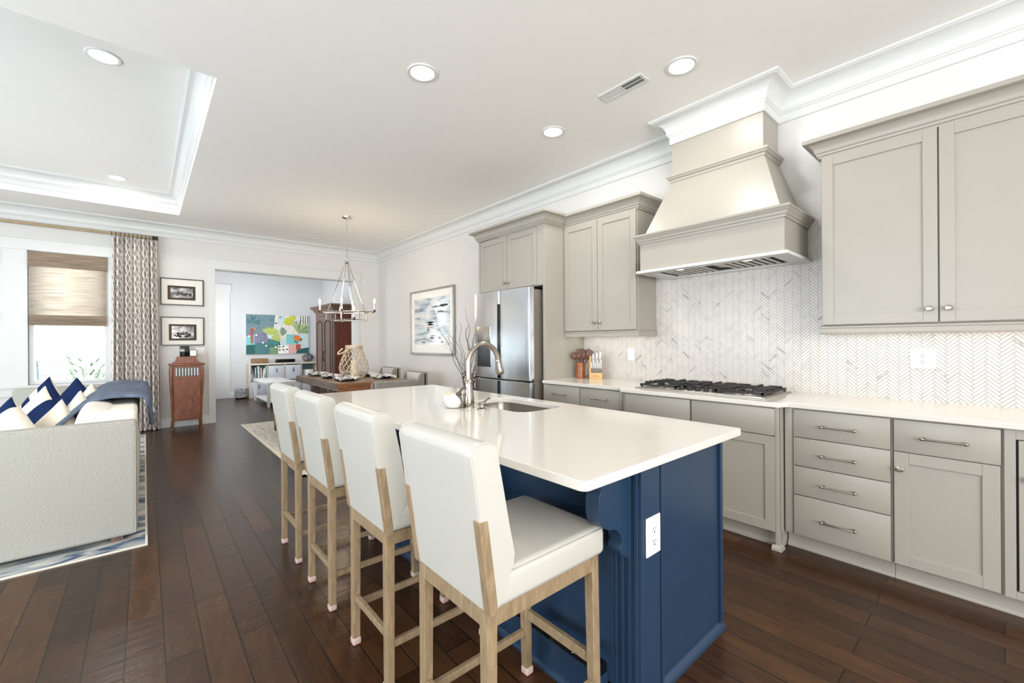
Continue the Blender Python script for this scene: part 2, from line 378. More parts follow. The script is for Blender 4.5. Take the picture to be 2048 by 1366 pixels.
        bm.to_mesh(me); bm.free(); C.objects.link(o)
        if parent is not None: o.parent = parent
        if solid: md = o.modifiers.new('solid', 'SOLIDIFY'); md.thickness = solid; md.offset = 0
        if bevel:
            md = o.modifiers.new('bevel', 'BEVEL'); md.width = bevel; md.segments = seg; md.limit_method = 'ANGLE'; md.angle_limit = math.radians(40); md.harden_normals = True
        if subsurf: md = o.modifiers.new('sub', 'SUBSURF'); md.levels = subsurf; md.render_levels = subsurf
        return o
def tag(o, label=None, cat=None, group=None, kind=None):
    if label: o['label'] = label
    if cat: o['category'] = cat
    if group: o['group'] = group
    if kind: o['kind'] = kind
    return o
def thing(name, label, cat, loc=(0, 0, 0), rz=0, group=None):
    o = bpy.data.objects.new(name, None); C.objects.link(o); o.location = loc; o.rotation_euler = (0, 0, rz); o.empty_display_size = .1
    return tag(o, label, cat, group)
def dup(root, loc, rz=None, label=None):
    def cp(o, par):
        c = o.copy(); C.objects.link(c)
        if par is not None: c.parent = par
        for ch in [x for x in list(C.objects) if x.parent is o and x is not c]: cp(ch, c)
        return c
    kids = {}
    r = cp(root, None); r.location = loc
    if rz is not None: r.rotation_euler = (0, 0, rz)
    if label: r['label'] = label
    return r
def struct(name, mb, mats, parent=None, **kw):
    o = mb.build(name, mats, parent, **kw)
    if parent is None: tag(o, kind='structure')
    return o
def arc(c, r, a0, a1, n, plane='xz', k=0.):
    out = []
    for i in range(n + 1):
        a = a0 + (a1 - a0) * i / n; u, v = r * math.cos(a), r * math.sin(a)
        out.append({'xz': (c[0] + u, c[1], c[2] + v), 'xy': (c[0] + u, c[1] + v, c[2]), 'yz': (c[0], c[1] + u, c[2] + v)}[plane])
    return out

# ------------------------------------------------------------------ room constants
XW = 3.67; YB = 8.49; ZC = 3.14; XL = -4.6; YR = -4.0
YF = 12.05

# floor
struct('floor', MB().box(XL - .2, 4.2, YR, 15.2, -.08, 0), M['floor'])
# kitchen wall (x = XW)
struct('wall_right', MB().box(XW, XW + .15, YR, 15, 0, ZC + .1), M['wall'])
# back wall with windows and cased opening
OX0, OX1, OZ = .884, 3.19, 2.53
W1 = (-1.166, -.39); W2 = (-2.19, -1.41); W3 = (-3.2, -2.43); WZ0, WZ1 = .76, 2.56
mb = MB(); y0, y1 = YB, YB + .16
xs = [XL, W3[0], W3[1], W2[0], W2[1], W1[0], W1[1], OX0, OX1, XW]
kinds = ['s', 'w', 's', 'w', 's', 'w', 's', 'o', 's']
for a, b_, k in zip(xs, xs[1:], kinds):
    if k == 's': mb.box(a, b_, y0, y1, 0, ZC + .1)
    elif k == 'w': mb.box(a, b_, y0, y1, 0, WZ0); mb.box(a, b_, y0, y1, WZ1, ZC + .1)
    else: mb.box(a, b_, y0, y1, OZ, ZC + .1)
struct('wall_back', mb, M['wall'])
# left wall with three tall windows (outside the frame, seen in reflections)
mb = MB()
for a, b_, k in ((YR, -1.0, 's'), (-1.0, .6, 'w'), (.6, 1.4, 's'), (1.4, 3.0, 'w'), (3.0, 3.8, 's'), (3.8, 5.4, 'w'), (5.4, 6.2, 's'), (6.2, 7.6, 'w'), (7.6, YB + .16, 's')):
    if k == 's': mb.box(XL - .15, XL, a, b_, 0, ZC + .4)
    else: mb.box(XL - .15, XL, a, b_, 0, .5); mb.box(XL - .15, XL, a, b_, 2.6, ZC + .4)
struct('wall_left', mb, M['wall'])
# ceiling with a tray recess over the sitting area
TX0, TX1, TY0, TY1, TD = -4.1, .39, 3.56, 7.71, .26
mb = MB()
mb.box(TX1, XW + .15, YR, 15.0, ZC, ZC + .1)
mb.box(XL - .15, TX1, YR, TY0, ZC, ZC + .1); mb.box(XL - .15, TX1, TY1, YB + .3, ZC, ZC + .1); mb.box(XL - .15, TX0, TY0, TY1, ZC, ZC + .1)
mb.box(TX0 - .05, TX1 + .05, TY0 - .05, TY1 + .05, ZC + TD, ZC + TD + .08)
mb.box(TX1, TX1 + .05, TY0 - .05, TY1 + .05, ZC + .1, ZC + TD); mb.box(TX0 - .05, TX0, TY0 - .05, TY1 + .05, ZC + .1, ZC + TD)
mb.box(TX0, TX1, TY0 - .05, TY0, ZC + .1, ZC + TD); mb.box(TX0, TX1, TY1, TY1 + .05, ZC + .1, ZC + TD)
struct('ceiling', mb, M['ceiling'])

# crown moulding profile (out, z) z relative to ceiling, drop .2
def crown_prof(drop, proj, band=.055):
    p = [(0, 0), (proj, 0), (proj, -.014), (proj - .012, -.02)]
    h0, h1, o0, o1 = -.024, -(drop - band - .03), proj - .016, .034
    for i in range(9):
        t = i / 8; a = t * PI / 2
        p.append((o0 - (o0 - o1) * math.sin(a), h0 + (h1 - h0) * (1 - math.cos(a))))
    p += [(.034, h1 - .008), (.026, h1 - .014), (.026, h1 - .022), (.016, h1 - .03), (.016, -drop + .006), (.011, -drop), (0, -drop)]
    return p
CP = crown_prof(.198, .14)
CHX, CHY0, CHY1 = 3.36, 1.118, 1.81     # hood chimney
# travel so that the room is on the right: kitchen wall from near to far has room on the left -> go far to near
mb = MB(); mb.sweep([(XL, YB), (XW, YB), (XW, CHY1), (CHX, CHY1), (CHX, CHY0), (XW, CHY0), (XW, YR)], CP, ZC)
struct('trim_1', mb, M['trim'], sharp=28)
mb = MB(); mb.sweep([(TX0, TY0), (TX0, TY1), (TX1, TY1), (TX1, TY0)], crown_prof(.19, .13), ZC + TD, closed=True)
struct('trim_2', mb, M['trim'], sharp=28)
# opening casing
mb = MB(); cw = .092
mb.box(OX0 - cw, OX0 + .004, YB - .02, YB + .17, 0, OZ + .002); mb.box(OX1 - .004, OX1 + cw, YB - .02, YB + .17, 0, OZ + .002)
mb.box(OX0 - cw - .015, OX1 + cw + .015, YB - .026, YB, OZ, OZ + .16); mb.box(OX0, OX1, YB, YB + .17, OZ - .012, OZ + .002)
mb.box(OX0 - cw - .03, OX1 + cw + .03, YB - .04, YB, OZ + .16, OZ + .175)
struct('trim_3', mb, M['trim'], bevel=.002)
# baseboards
BP = [(0, 0), (.016, 0), (.016, .12), (.011, .128), (.006, .14), (0, .14)]
mb = MB(); mb.sweep([(XL, YB), (OX0 - cw, YB)], BP); mb.sweep([(OX1 + cw, YB), (XW, YB), (XW, 4.16)], BP)
struct('baseboard_back', mb, M['trim'])

# windows on back wall
def window(n, x0, x1):
    mb = MB(); yy = YB - .02
    fr = MB()
    fr.box(x0 - .0, x0 + .045, YB + .03, YB + .13, WZ0, WZ1); fr.box(x1 - .045, x1, YB + .03, YB + .13, WZ0, WZ1)
    fr.box(x0 + .045, x1 - .045, YB + .03, YB + .13, WZ0, WZ0 + .05); fr.box(x0 + .045, x1 - .045, YB + .03, YB + .13, WZ1 - .05, WZ1)
    fr.box(x0 + .045, x1 - .045, YB + .05, YB + .1, 1.62, 1.67)
    f = struct('window_%d' % n, fr, M['trim'], bevel=.003)
    g = MB().box(x0 + .04 - f.location.x, x1 - .04 - f.location.x, YB + .085 - f.location.y, YB + .09 - f.location.y, .05, WZ1 - WZ0 - .05).build('pane', M['glass'], f)
window(1, *W1); window(2, *W2); window(3, *W3)
mb = MB(); yy = YB - .022
for a, b_ in ((W1[1], W1[1] + .1), (W2[1], W1[0]), (W3[1], W2[0]), (W3[0] - .1, W3[0])):
    mb.box(a, b_, yy, YB + .03, WZ0 - .02, WZ1)
mb.box(W3[0] - .12, W1[1] + .12, yy - .006, YB + .0, WZ1, WZ1 + .15); mb.box(W3[0] - .14, W1[1] + .14, yy - .02, YB, WZ1 + .15, WZ1 + .165)
mb.box(W3[0] - .12, W1[1] + .12, yy - .03, YB + .04, WZ0 - .03, WZ0); mb.box(W3[0] - .1, W1[1] + .1, yy, YB, WZ0 - .14, WZ0 - .03)
struct('trim_4', mb, M['trim'], bevel=.002)
# woven roman shades
for i, (x0, x1) in enumerate((W1, W2, W3)):
    t = thing('woven_shade', ['woven wood roman shade with taupe valance on the window beside the curtain', 'woven wood shade on the second window from the curtain', 'woven wood shade on the window farthest from the curtain'][i], 'blind', ((x0 + x1) / 2, YB - .03, 1.56), group='woven window shades')
    hw = (x1 - x0) / 2 - .008
    MB().box(-hw, hw, -.03, .0, .79, .985).build('valance', M['shadeval'], t, bevel=.003)
    mb = MB(); mb.grid(lambda u, v: Vector(((u * 2 - 1) * (hw - .012), -.004 + .003 * math.sin(v * 90), .1 + v * .72)), 2, 80); mb.build('shade_cloth', M['shade'], t, solid=.002)
    mb = MB()
    for k in range(4): mb.rbox(-hw + .008, hw - .008, -.02 - .006 * k, 0 - .006 * k, .0 + k * .022, .05 + k * .03, .006)
    mb.build('hem_fold', M['shadeval'], t)
# neighbouring house and garden seen through the window
mb = MB()
for k in range(24):
    z0 = -.4 + k * .19; mb.prism([(11.6, z0), (11.575, z0), (11.595, z0 + .19), (11.6, z0 + .19)], -8, .55, 'x')
mb.box(-8, .55, 11.6, 11.7, -.4, 4.2)
tag(mb.build('neighbour_house', M['siding']), 'white clapboard side of the neighbouring house seen through the window', 'house')
tag(MB().box(-9, .5, 8.7, 11.6, -.12, -.02).build('lawn', M['green']), kind='structure')
t = thing('garden_shrub', 'pale green shrub outside the window against white siding', 'shrub', (-.75, 10.6, -.02))
mb = MB()
for k in range(90):
    a = random.uniform(0, 2 * PI); h = random.uniform(.1, 1.05); r = random.uniform(.05, .35)
    c = Vector((r * math.cos(a), r * math.sin(a), h)); d = Vector((math.cos(a) * .12, math.sin(a) * .12, .1))
    q = d.cross(Vector((0, 0, 1))).normalized() * .02
    v = [mb.bm.verts.new(p) for p in (c, c + d * .5 + q, c + d, c + d * .5 - q)]; mb._f(v)
mb.build('foliage', M['green'], t, solid=.003)
mb = MB()
for k in range(7):
    a = k * .9; mb.tube([(0, 0, 0), (.1 * math.cos(a), .1 * math.sin(a), .5), (.25 * math.cos(a), .25 * math.sin(a), .9)], .008, 6)
mb.build('stem', M['green'], t)
t = thing('garden_chair', 'dark slatted garden chair back outside the window', 'chair', (-1.25, 10.1, -.02))
mb = MB()
for k in range(6): mb.tube([(-.02 - .06 * k, 0, .45), (-.06 - .075 * k, .12, 1.05 - .03 * k)], .012, 6)
mb.build('backrest', M['p_slate'], t)
MB().rbox(-.45, .05, -.45, .05, .4, .44, .01).build('seat', M['p_slate'], t)
for x in (-.4, 0):
    for y in (-.4, 0): MB().box(x - .02, x + .02, y - .02, y + .02, 0, .42).build('leg', M['p_slate'], t)

# ------------------------------------------------------------------ study beyond the opening
mb = MB()
mb.box(1.24, XW, YF, YF + .12, 0, ZC); mb.box(.7, 1.24, YF, YF + .12, 2.5, ZC)
struct('wall_far', mb, M['wall_cool'])
struct('wall_study_left', MB().box(.6, .72, YB + .16, 15, 0, ZC), M['wall_cool'])
struct('wall_hall', MB().box(.6, 3, 14.5, 14.6, 0, ZC), M['wall_cool'])
struct('wall_study_right', MB().box(XW - .02, XW, YB + .16, YF, 0, ZC), M['wall_cool'])
mb = MB(); mb.box(1.24, 1.55, YF - .02, YF, 0, 2.55); mb.box(.72, 1.58, YF - .03, YF, 2.5, 2.7); mb.box(1.22, 1.24, YF - .02, YF + .14, 0, 2.5)
struct('trim_5', mb, M['trim'], bevel=.003)
mb = MB(); mb.sweep([(1.55, YF), (XW - .02, YF)], BP); struct('baseboard_far', mb, M['trim'])
# panelled white door standing open in the hall
t = MB(); t.box(1.06, 1.2, YF + .5, YF + 2.2, .02, 2.2)
for z0, z1 in ((.25, 1.0), (1.15, 2.05)): t.box(1.035, 1.06, YF + .62, YF + 2.1, z0, z1)
struct('door_1', t, M['trim'], bevel=.006)
struct('wall_hall_side', MB().box(1.3, 1.4, YF + .12, 14.5, 0, ZC), M['wall_cool'])

# ------------------------------------------------------------------ kitchen cabinet builders
def shaker(par, x0, x1, z0, z1, rail=.058, y=0., th=.02, mat='cab', name='door'):
    mb = MB(); g = .0
    mb.box(x0, x0 + rail, y, y + th, z0, z1); mb.box(x1 - rail, x1, y, y + th, z0, z1)
    mb.box(x0 + rail, x1 - rail, y, y + th, z0, z0 + rail); mb.box(x0 + rail, x1 - rail, y, y + th, z1 - rail, z1)
    mb.box(x0 + rail - .002, x1 - rail + .002, y + .009, y + th - .003, z0 + rail - .002, z1 - rail + .002)
    return mb.build(name, M[mat], par, bevel=.0018)
def slab(par, x0, x1, z0, z1, y=0., th=.02):
    return MB().rbox(x0, x1, y, y + th, z0, z1, .002, 2).build('drawer', M['cab'], par)
def pull(par, xc, zc, half=.075, y=0.):
    mb = MB(); pts = [(xc - half, y - .024, zc), (xc - half * .5, y - .03, zc), (xc, y - .032, zc), (xc + half * .5, y - .03, zc), (xc + half, y - .024, zc)]
    mb.tube(pts, [.0055, .0042, .004, .0042, .0055], 8)
    for s in (-1, 1):
        mb.tube([(xc + s * half * .9, y + .001, zc), (xc + s * half * .9, y - .026, zc)], [.008, .005], 10)
        mb.sphere((xc + s * half, y - .025, zc), .0085, 10, sc=(1.2, 1, 1))
    return mb.build('handle', M['nickel'], par)
def knob(par, xc, zc, y=0.):
    mb = MB(); T = Matrix.Translation((xc, y, zc)) @ Matrix.Rotation(PI / 2, 4, 'X')
    mb.lathe([(.006, 0), (.005, .012), (.013, .018), (.0165, .023), (.012, .0275), (0, .029)], 18, T=T, sx=1.15, sy=.9)
    return mb.build('knob', M['nickel'], par)
def toe(par, w, depth=.6, y=.075, ext=True):
    mb = MB(); mb.box(0, w, y, depth, 0, .1)
    mb.sweep([(0, y), (w, y)], [(0, 0), (.016, 0), (.016, .008), (.012, .018), (.004, .024), (0, .03)])
    return mb.build('toe_kick', M['cab'], par)
DZ = [(.105, .348), (.353, .526), (.531, .701), (.706, .874)]
def base(name, label, xf, yfar, w, depth=None):
    d = XW - xf - .004
    t = thing(name, label, 'cabinet', (xf, yfar, 0), -PI / 2, 'grey base cabinets')
    MB().box(0, w, .021, d, .1, .883).build('body', M['cab'], t)
    toe(t, w, d); return t
# left run : two drawers over two doors
t = base('base_cabinet', 'grey base cabinet with two drawers beside the refrigerator panel', 3.03, 3.02, .965)
for i, (a, b_, h) in enumerate(((.004, .462, .21), (.472, .932, .70))):
    d = slab(t, a, b_, .706, .874); pull(d, h + (.01 if i == 0 else 0), .79, .08)
    dd = shaker(t, a, b_, .105, .7); knob(dd, b_ - .035 if i == 0 else a + .035, .63)
# cooktop base (bumped forward)
t = base('cooktop_cabinet', 'grey base cabinet bumped forward under the gas cooktop, with two plain top panels', 2.955, 2.045, 1.137)
for a, b_ in ((.034, .572), (.586, 1.116)):
    MB().rbox(a, b_, 0, .02, .706, .874, .002, 2).build('false_front', M['cab'], t)
    d = shaker(t, a, b_, .108, .7); knob(d, b_ - .035 if a < .1 else a + .035, .63)
MB().box(1.117, 1.137, -.0, .03, 0, .883).build('corner_post', M['cab'], t, bevel=.002)
MB().sweep([(1.10, .0), (1.137, .0), (1.137, .05)], [(0, 0), (.018, 0), (.018, .01), (.012, .02), (0, .03)]).build('foot_moulding', M['cab'], t)
# four drawer stack
t = base('drawer_cabinet', 'grey cabinet of four stacked drawers with bar pulls, right of the cooktop', 3.03, .9, .51)
for z0, z1 in DZ:
    d = slab(t, .05, .501, z0, z1); pull(d, .275, (z0 + z1) / 2 - .005 if z0 > .3 else .222, .078)
MB().rbox(-.0, .045, .012, .04, .1, .883, .002, 2).build('filler_strip', M['cab'], t)
# drawer over door
t = base('base_cabinet', 'grey base cabinet with one wide drawer above one framed door', 3.03, .388, .39)
d = slab(t, .004, .380, .706, .874); pull(d, .192, .788, .078)
d = shaker(t, .004, .378, .105, .701); knob(d, .026, .614)
# inset door at the frame edge
t = base('base_cabinet', 'grey base cabinet with dark-gapped inset door at the right edge', 3.03, -.002, .62)
mb = MB(); mb.box(0, .035, 0, .02, .1, .883); mb.box(.58, .62, 0, .02, .1, .883); mb.box(.035, .58, 0, .02, .836, .883); mb.box(.035, .58, 0, .02, .1, .135)
mb.build('face_frame', M['cab'], t, bevel=.001)
MB().box(.035, .58, .0195, .0208, .135, .836).build('reveal', M['slot'], t)
d = shaker(t, .043, .575, .139, .832, y=.001, th=.018); knob(d, .078, .66, .001)

# countertop along the kitchen wall
ct = [(XW, 3.018), (3.008, 3.018), (3.008, 2.085), (2.985, 2.07), (2.962, 2.055), (2.938, 2.05), (2.938, .905), (2.945, .895), (2.965, .89), (2.985, .882), (3.005, .872), (3.005, -.66), (XW, -.66)]
tag(MB().prism(ct, .884, .914, 'z').build('countertop', M['quartz'], bevel=.004, seg=3), 'white quartz countertop running along the marble backsplash wall', 'countertop')

# backsplash : herringbone marble tiles on grout
def clip(poly, x0, x1, y0, y1):
    def cut(ps, ins, itx):
        out = []
        for i in range(len(ps)):
            a, b_ = ps[i - 1], ps[i]
            if ins(b_):
                if not ins(a): out.append(itx(a, b_))
                out.append(b_)
            elif ins(a): out.append(itx(a, b_))
        return out
    def lx(v): return lambda a, b_: (v, a[1] + (b_[1] - a[1]) * (v - a[0]) / (b_[0] - a[0]))
    def ly(v): return lambda a, b_: (a[0] + (b_[0] - a[0]) * (v - a[1]) / (b_[1] - a[1]), v)
    for ins, it in ((lambda p: p[0] >= x0, lx(x0)), (lambda p: p[0] <= x1, lx(x1)), (lambda p: p[1] >= y0, ly(y0)), (lambda p: p[1] <= y1, ly(y1))):
        if len(poly) < 3: return []
        poly = cut(poly, ins, it)
    return poly
def area(p): return abs(sum(p[i - 1][0] * p[i][1] - p[i][0] * p[i - 1][1] for i in range(len(p)))) / 2
def herring(name, regions):
    mb = MB(); bm = mb.bm; lay = bm.faces.layers.float.new('tone'); wd, ln, g = .0168, .0756, .0011
    rnd = random.Random(3); c45 = math.cos(PI / 4)
    for (ya, yb, za, zb) in regions:
        mb.box(XW - .006, XW - .0002, ya, yb, za, zb, mi=1)
        # interlocking lattice: A = (w, w) runs vertically, B = (L, -L) runs horizontally
        q2 = math.sqrt(2); i0 = int((ya - .2) / (ln * q2)) - 1; i1 = int((yb + .2) / (ln * q2)) + 2
        j0 = int((za - .2) / (wd * q2)) - 1; j1 = int((zb + .2) / (wd * q2)) + 2
        for i in range(i0, i1):
            for j in range(j0, j1):
                ox, oy = j * wd + i * ln, j * wd - i * ln
                for (rx0, ry0, rx1, ry1) in ((ox, oy, ox + ln, oy + wd), (ox + ln, oy + wd - ln, ox + ln + wd, oy + wd)):
                    p = [(rx0 + g, ry0 + g), (rx1 - g, ry0 + g), (rx1 - g, ry1 - g), (rx0 + g, ry1 - g)]
                    p = clip([((x - y) / q2 + .0157, (x + y) / q2) for x, y in p], ya, yb, za, zb)
                    if len(p) < 3 or area(p) < 2e-6: continue
                    tone = rnd.gauss(.32, .03) if rnd.random() > .05 else rnd.uniform(.10, .2)
                    A = [bm.verts.new((XW - .0085, q[0], q[1])) for q in p]
                    f = mb._f(A, 0)
                    if f: f[lay] = tone
                    B = [bm.verts.new((XW - .0055, q[0], q[1])) for q in p]
                    for k in range(len(p)):
                        f = mb._f([A[k - 1], A[k], B[k], B[k - 1]], 0)
                        if f: f[lay] = tone
    return mb.build(name, [M['tile'], M['grout']], flip=True)
o = herring('backsplash', [(2.16, 3.018, .914, 1.36), (.77, 2.16, .914, 2.17), (-.66, .77, .914, 1.36)])
tag(o, 'marble herringbone tile backsplash behind the gas cooktop', 'backsplash')

# upper cabinets
UC = [(0, 0), (.012, 0), (.012, .012), (.02, .016), (.022, .028), (.03, .034)] + [(.03 + .045 * (1 - math.cos(a * PI / 16)), .034 + .055 * math.sin(a * PI / 16)) for a in range(1, 9)] + [(.085, .094), (.085, .118), (0, .118)]
RP = [(0, 0), (.012, 0), (.014, .006), (.009, .012), (.009, .036), (.014, .042), (.014, .05), (.006, .056), (0, .058)]
def upper(name, label, xf, yfar, w, z0, ztop, doors, rails=(True, True), crown_path=None, rail_h=.058):
    d = XW - xf
    t = thing(name, label, 'cabinet', (xf, yfar, z0 - rail_h - .004), -PI / 2, 'grey wall cabinets'); zz = t.location.z
    MB().box(0, w, .021, d - .012, z0 - .004 - zz, ztop - zz).build('body', M['cab'], t, bevel=.001)
    mb = MB(); mb.sweep(crown_path or [(0, d), (0, .02), (w, .02), (w, d)], UC, ztop - zz - .004); mb.build('crown_moulding', M['cab'], t, sharp=28)
    if rail_h:
        mb = MB(); mb.sweep(([(0, d - .012)] if rails[0] else []) + [(0, .02), (w, .02)] + ([(w, d - .012)] if rails[1] else []), RP, 0)
        mb.build('light_rail', M['cab'], t, sharp=28)
    for (a, b_, kx) in doors:
        dr = shaker(t, a, b_, z0 - zz, ztop - .006 - zz, .06); knob(dr, kx, z0 + .075 - zz)
    return t
t = upper('upper_cabinet', 'large grey two-door wall cabinet over the countertop at right', 3.34, .775, 1.09, 1.397, 2.486, [(.006, .54, .505), (.547, 1.082, .582)], (True, False))
t = upper('upper_cabinet', 'grey two-door wall cabinet between the refrigerator and the range hood', 3.34, 3.016, .872, 1.405, 2.492, [(.004, .43, .4), (.435, .862, .465)], (False, True), crown_path=[(0, .02), (.872, .02), (.872, .32)])
# under-cabinet led strips
for nm, ya, yb, lb in (('right', -.28, .74, 'slim white light strip under the large right wall cabinet'), ('left', 2.2, 2.98, 'slim white light strip under the wall cabinet beside the refrigerator')):
    o = MB().box(3.5, 3.53, ya, yb, 1.387, 1.3925).build('under_cabinet_light', M['led']); tag(o, lb, 'light', 'under cabinet light strips')
    lamp('led_glow', 'AREA', (3.52, (ya + yb) / 2, 1.384), .4 * (yb - ya), (1, .965, .91), rot=(0, 0, 0), shape='RECTANGLE', size=.03, size_y=yb - ya)
# refrigerator enclosure
t = thing('refrigerator_surround', 'tall grey cabinet surround with two small doors above the refrigerator', 'cabinet', (3.06, 4.14, 0), -PI / 2)
w_ = 4.14 - 3.022
MB().box(w_ - .03, w_, 0, XW - 3.06, 0, 2.5).build('side_panel', M['cab'], t, bevel=.0015)
MB().box(0, .03, 0, XW - 3.06, 0, 2.5).build('side_panel', M['cab'], t, bevel=.0015)
MB().box(w_ - .112, w_ - .03, 0, .02, 1.88, 2.5).build('stile', M['cab'], t)
MB().box(.03, w_ - .03, .021, XW - 3.06, 1.875, 2.5).build('body', M['cab'], t)
for a, b_, kx in ((.036, .522, .495), (.53, w_ - .118, .558)):
    dr = shaker(t, a, b_, 1.885, 2.482, .058); knob(dr, kx, 1.955)
mb = MB(); mb.sweep([(0, .6), (0, 0), (w_, 0), (w_, .26)], UC, 2.496); mb.build('crown_moulding', M['cab'], t, sharp=28)

# refrigerator
t = thing('refrigerator', 'stainless steel french-door refrigerator with black recessed handles and water dispenser', 'refrigerator', (2.91, 4.045, 0), -PI / 2)
W_ = .935
MB().rbox(.006, W_ - .006, .09, .72, .02, 1.835, .004).build('body', M['fridgeside'], t)
def fdoor(x0, x1, z0, z1, bow=.014, name='door', hole=None):
    mb = MB(); n = 14; pr = []
    for i in range(n + 1):
        x = x0 + (x1 - x0) * i / n; g = (x - W_ / 2) / (W_ / 2); pr.append((x, bow * g * g))
    e = .012
    pr = [(x0, pr[0][1] + e)] + [(x0 + e * .3, pr[0][1] + e * .3)] + pr[1:-1] + [(x1 - e * .3, pr[-1][1] + e * .3), (x1, pr[-1][1] + e), (x1, .085), (x0, .085)]
    mb.prism(pr, z0, z1, 'z'); return mb.build(name, M['steel'], t, bevel=.004, sharp=30)
dl = fdoor(.0, W_ / 2 - .003, .9, 1.855); dr = fdoor(W_ / 2 + .003, W_, .9, 1.855); fz = fdoor(0, W_, .09, .885, name='freezer_drawer')
for s, dd in ((-1, dl), (1, dr)):
    a, b_ = (W_ / 2 - .028, W_ / 2 - .004) if s < 0 else (W_ / 2 + .004, W_ / 2 + .022)
    MB().rbox(a, b_, -.003, .02, .905, 1.71, .004).build('handle', M['gloss_black'], dd)
MB().box(.01, W_ - .01, .012, .03, .884, .902).build('handle_groove', M['gloss_black'], fz)
MB().box(W_ / 2 - .03, W_ / 2 + .02, -.002, .01, .12, .88).build('handle_recess', M['gloss_black'], fz)
MB().rbox(.07, .315, -.004, .02, 1.30, 1.475, .003).build('dispenser_panel', M['steel2'], dl)
mb = MB(); mb.box(.075, .31, -.001, .012, 1.035, 1.30); mb.box(.075, .31, -.006, -.001, 1.02, 1.035); mb.box(.15, .22, -.012, -.002, 1.26, 1.295)
mb.build('dispenser_niche', M['gloss_black'], dl)
tag(MB().box(.0, .02, 0, .004, 0, .01).build('hinge_cap', M['black'], t), None); bpy.data.objects['hinge_cap'].location = (W_ - .05, .1, 1.835)

# range hood
HX, HY0, HY1 = 3.15, .926, 1.989
t = thing('range_hood', 'large grey tapered range hood with mouldings above the cooktop', 'range hood', (HX, HY1, 1.86), -PI / 2)
hw = HY1 - HY0; d = XW - HX - .01
mb = MB(); mb.prism([(0, d), (0, 0), (hw, 0), (hw, d), (hw - .02, d), (hw - .02, .02), (.02, .02), (.02, d)], .02, .245, 'z'); mb.box(.021, hw - .021, .021, d, .22, .244)
mb.build('hood_box', M['cab'], t, bevel=.002)
mb = MB(); x0, x1, i0 = -.026, hw + .026, .055
mb.box(x0, x1, -.026, .06, 0, .022); mb.box(x0, .09, .06, d, 0, .022); mb.box(hw - .09, x1, .06, d, 0, .022); mb.box(.09, hw - .09, d - .06, d, 0, .022)
mb.build('bottom_lip', M['trim'], t, bevel=.006, seg=3)
mb = MB(); HP = [(0, 0), (.008, 0), (.01, .014), (.018, .02), (.022, .036), (.034, .048), (.038, .056), (.044, .06), (.044, .072), (.04, .076), (0, .076)]
mb.sweep([(0, d), (0, 0), (hw, 0), (hw, d)], HP, .243); mb.build('lower_moulding', M['cab'], t, sharp=28)
# tapered canopy : bottom ring to chimney ring
bz, tz = .318, .75
b0 = [(.045, d), (.045, .0), (hw - .022, .0), (hw - .022, d)]
lx0, lx1 = HY1 - 1.826, HY1 - 1.104; ty = 3.355 - HX
b1 = [(lx0, d), (lx0, ty), (lx1, ty), (lx1, d)]
mb = MB(); A = [mb.bm.verts.new((p[0], p[1], bz)) for p in b0]; B = [mb.bm.verts.new((p[0], p[1], tz)) for p in b1]
for i in range(4): mb._f([A[i], A[(i + 1) % 4], B[(i + 1) % 4], B[i]])
mb._f(A[::-1]); mb._f(B); mb.build('tapered_canopy', M['cab'], t, bevel=.002)
cx0, cx1, cy = HY1 - CHY1, HY1 - CHY0, CHX - HX
mb = MB(); mb.sweep([(cx0, d), (cx0, cy), (cx1, cy), (cx1, d)], [(0, 0), (.008, .0), (.01, .016), (.016, .022), (.018, .036), (.03, .046), (.034, .056), (.04, .06), (.04, .076), (0, .08)], tz - .008); mb.build('upper_moulding', M['cab'], t, sharp=28)
MB().box(cx0, cx1, cy, d, tz, ZC - 1.86 - .0).build('chimney', M['cab'], t)
mb = MB(); mb.box(.09, hw - .09, .06, d - .06, .03, .04); g = mb.build('liner', M['steel2'], t)
for cx in (.13, .585):
    mb = MB(); mb.box(cx - .005, cx + .36, .09, d - .09, .024, .03, mi=1)
    for k in range(7):
        xx = cx + .01 + k * .05; mb.rbox(xx, xx + .030, .10, d - .1, .010, .026, .003)
    mb.build('baffle_filter', [M['steel2'], M['slot']], t)
for k, xx in enumerate((.30, .80)):
    o = MB().lathe([(0, 0), (.03, 0), (.032, .008), (0, .008)], 18, c=(xx, .09, .008)).build('hood_light', M['lens'], t)
    lamp('hood_spot', 'SPOT', (HX + .09, HY1 - xx, 1.855), 1.3, (1, .93, .82), rot=(0, 0, 0), spot_size=2.2, spot_blend=.8, shadow_soft_size=.03)

# gas cooktop
t = thing('gas_cooktop', 'stainless gas cooktop with black iron grates and front knobs', 'cooktop', (3.055, 1.985, .914), -PI / 2)
cwd, cdp = .97, .535
mb = MB(); mb.rbox(0, cwd, 0, cdp, 0, .008, .003); mb.rbox(.02, cwd - .02, .02, cdp - .02, .006, .011, .002); mb.build('steel_tray', M['steel2'], t)
burn = [(.16, .38, .036), (.16, .15, .03), (cwd / 2, .34, .052), (cwd - .16, .38, .034), (cwd - .16, .15, .042)]
for bx, by, r in burn:
    mb = MB(); mb.lathe([(r * 1.3, 0), (r * 1.3, .004), (r, .008), (r, .016), (0, .016)], 20, c=(bx, by, .01)); o = mb.build('burner', M['nickel'], t)
    MB().lathe([(0, 0), (r * .8, 0), (r * .85, .004), (r * .6, .009), (0, .009)], 20, c=(bx, by, .026)).build('burner_cap', M['black'], o)
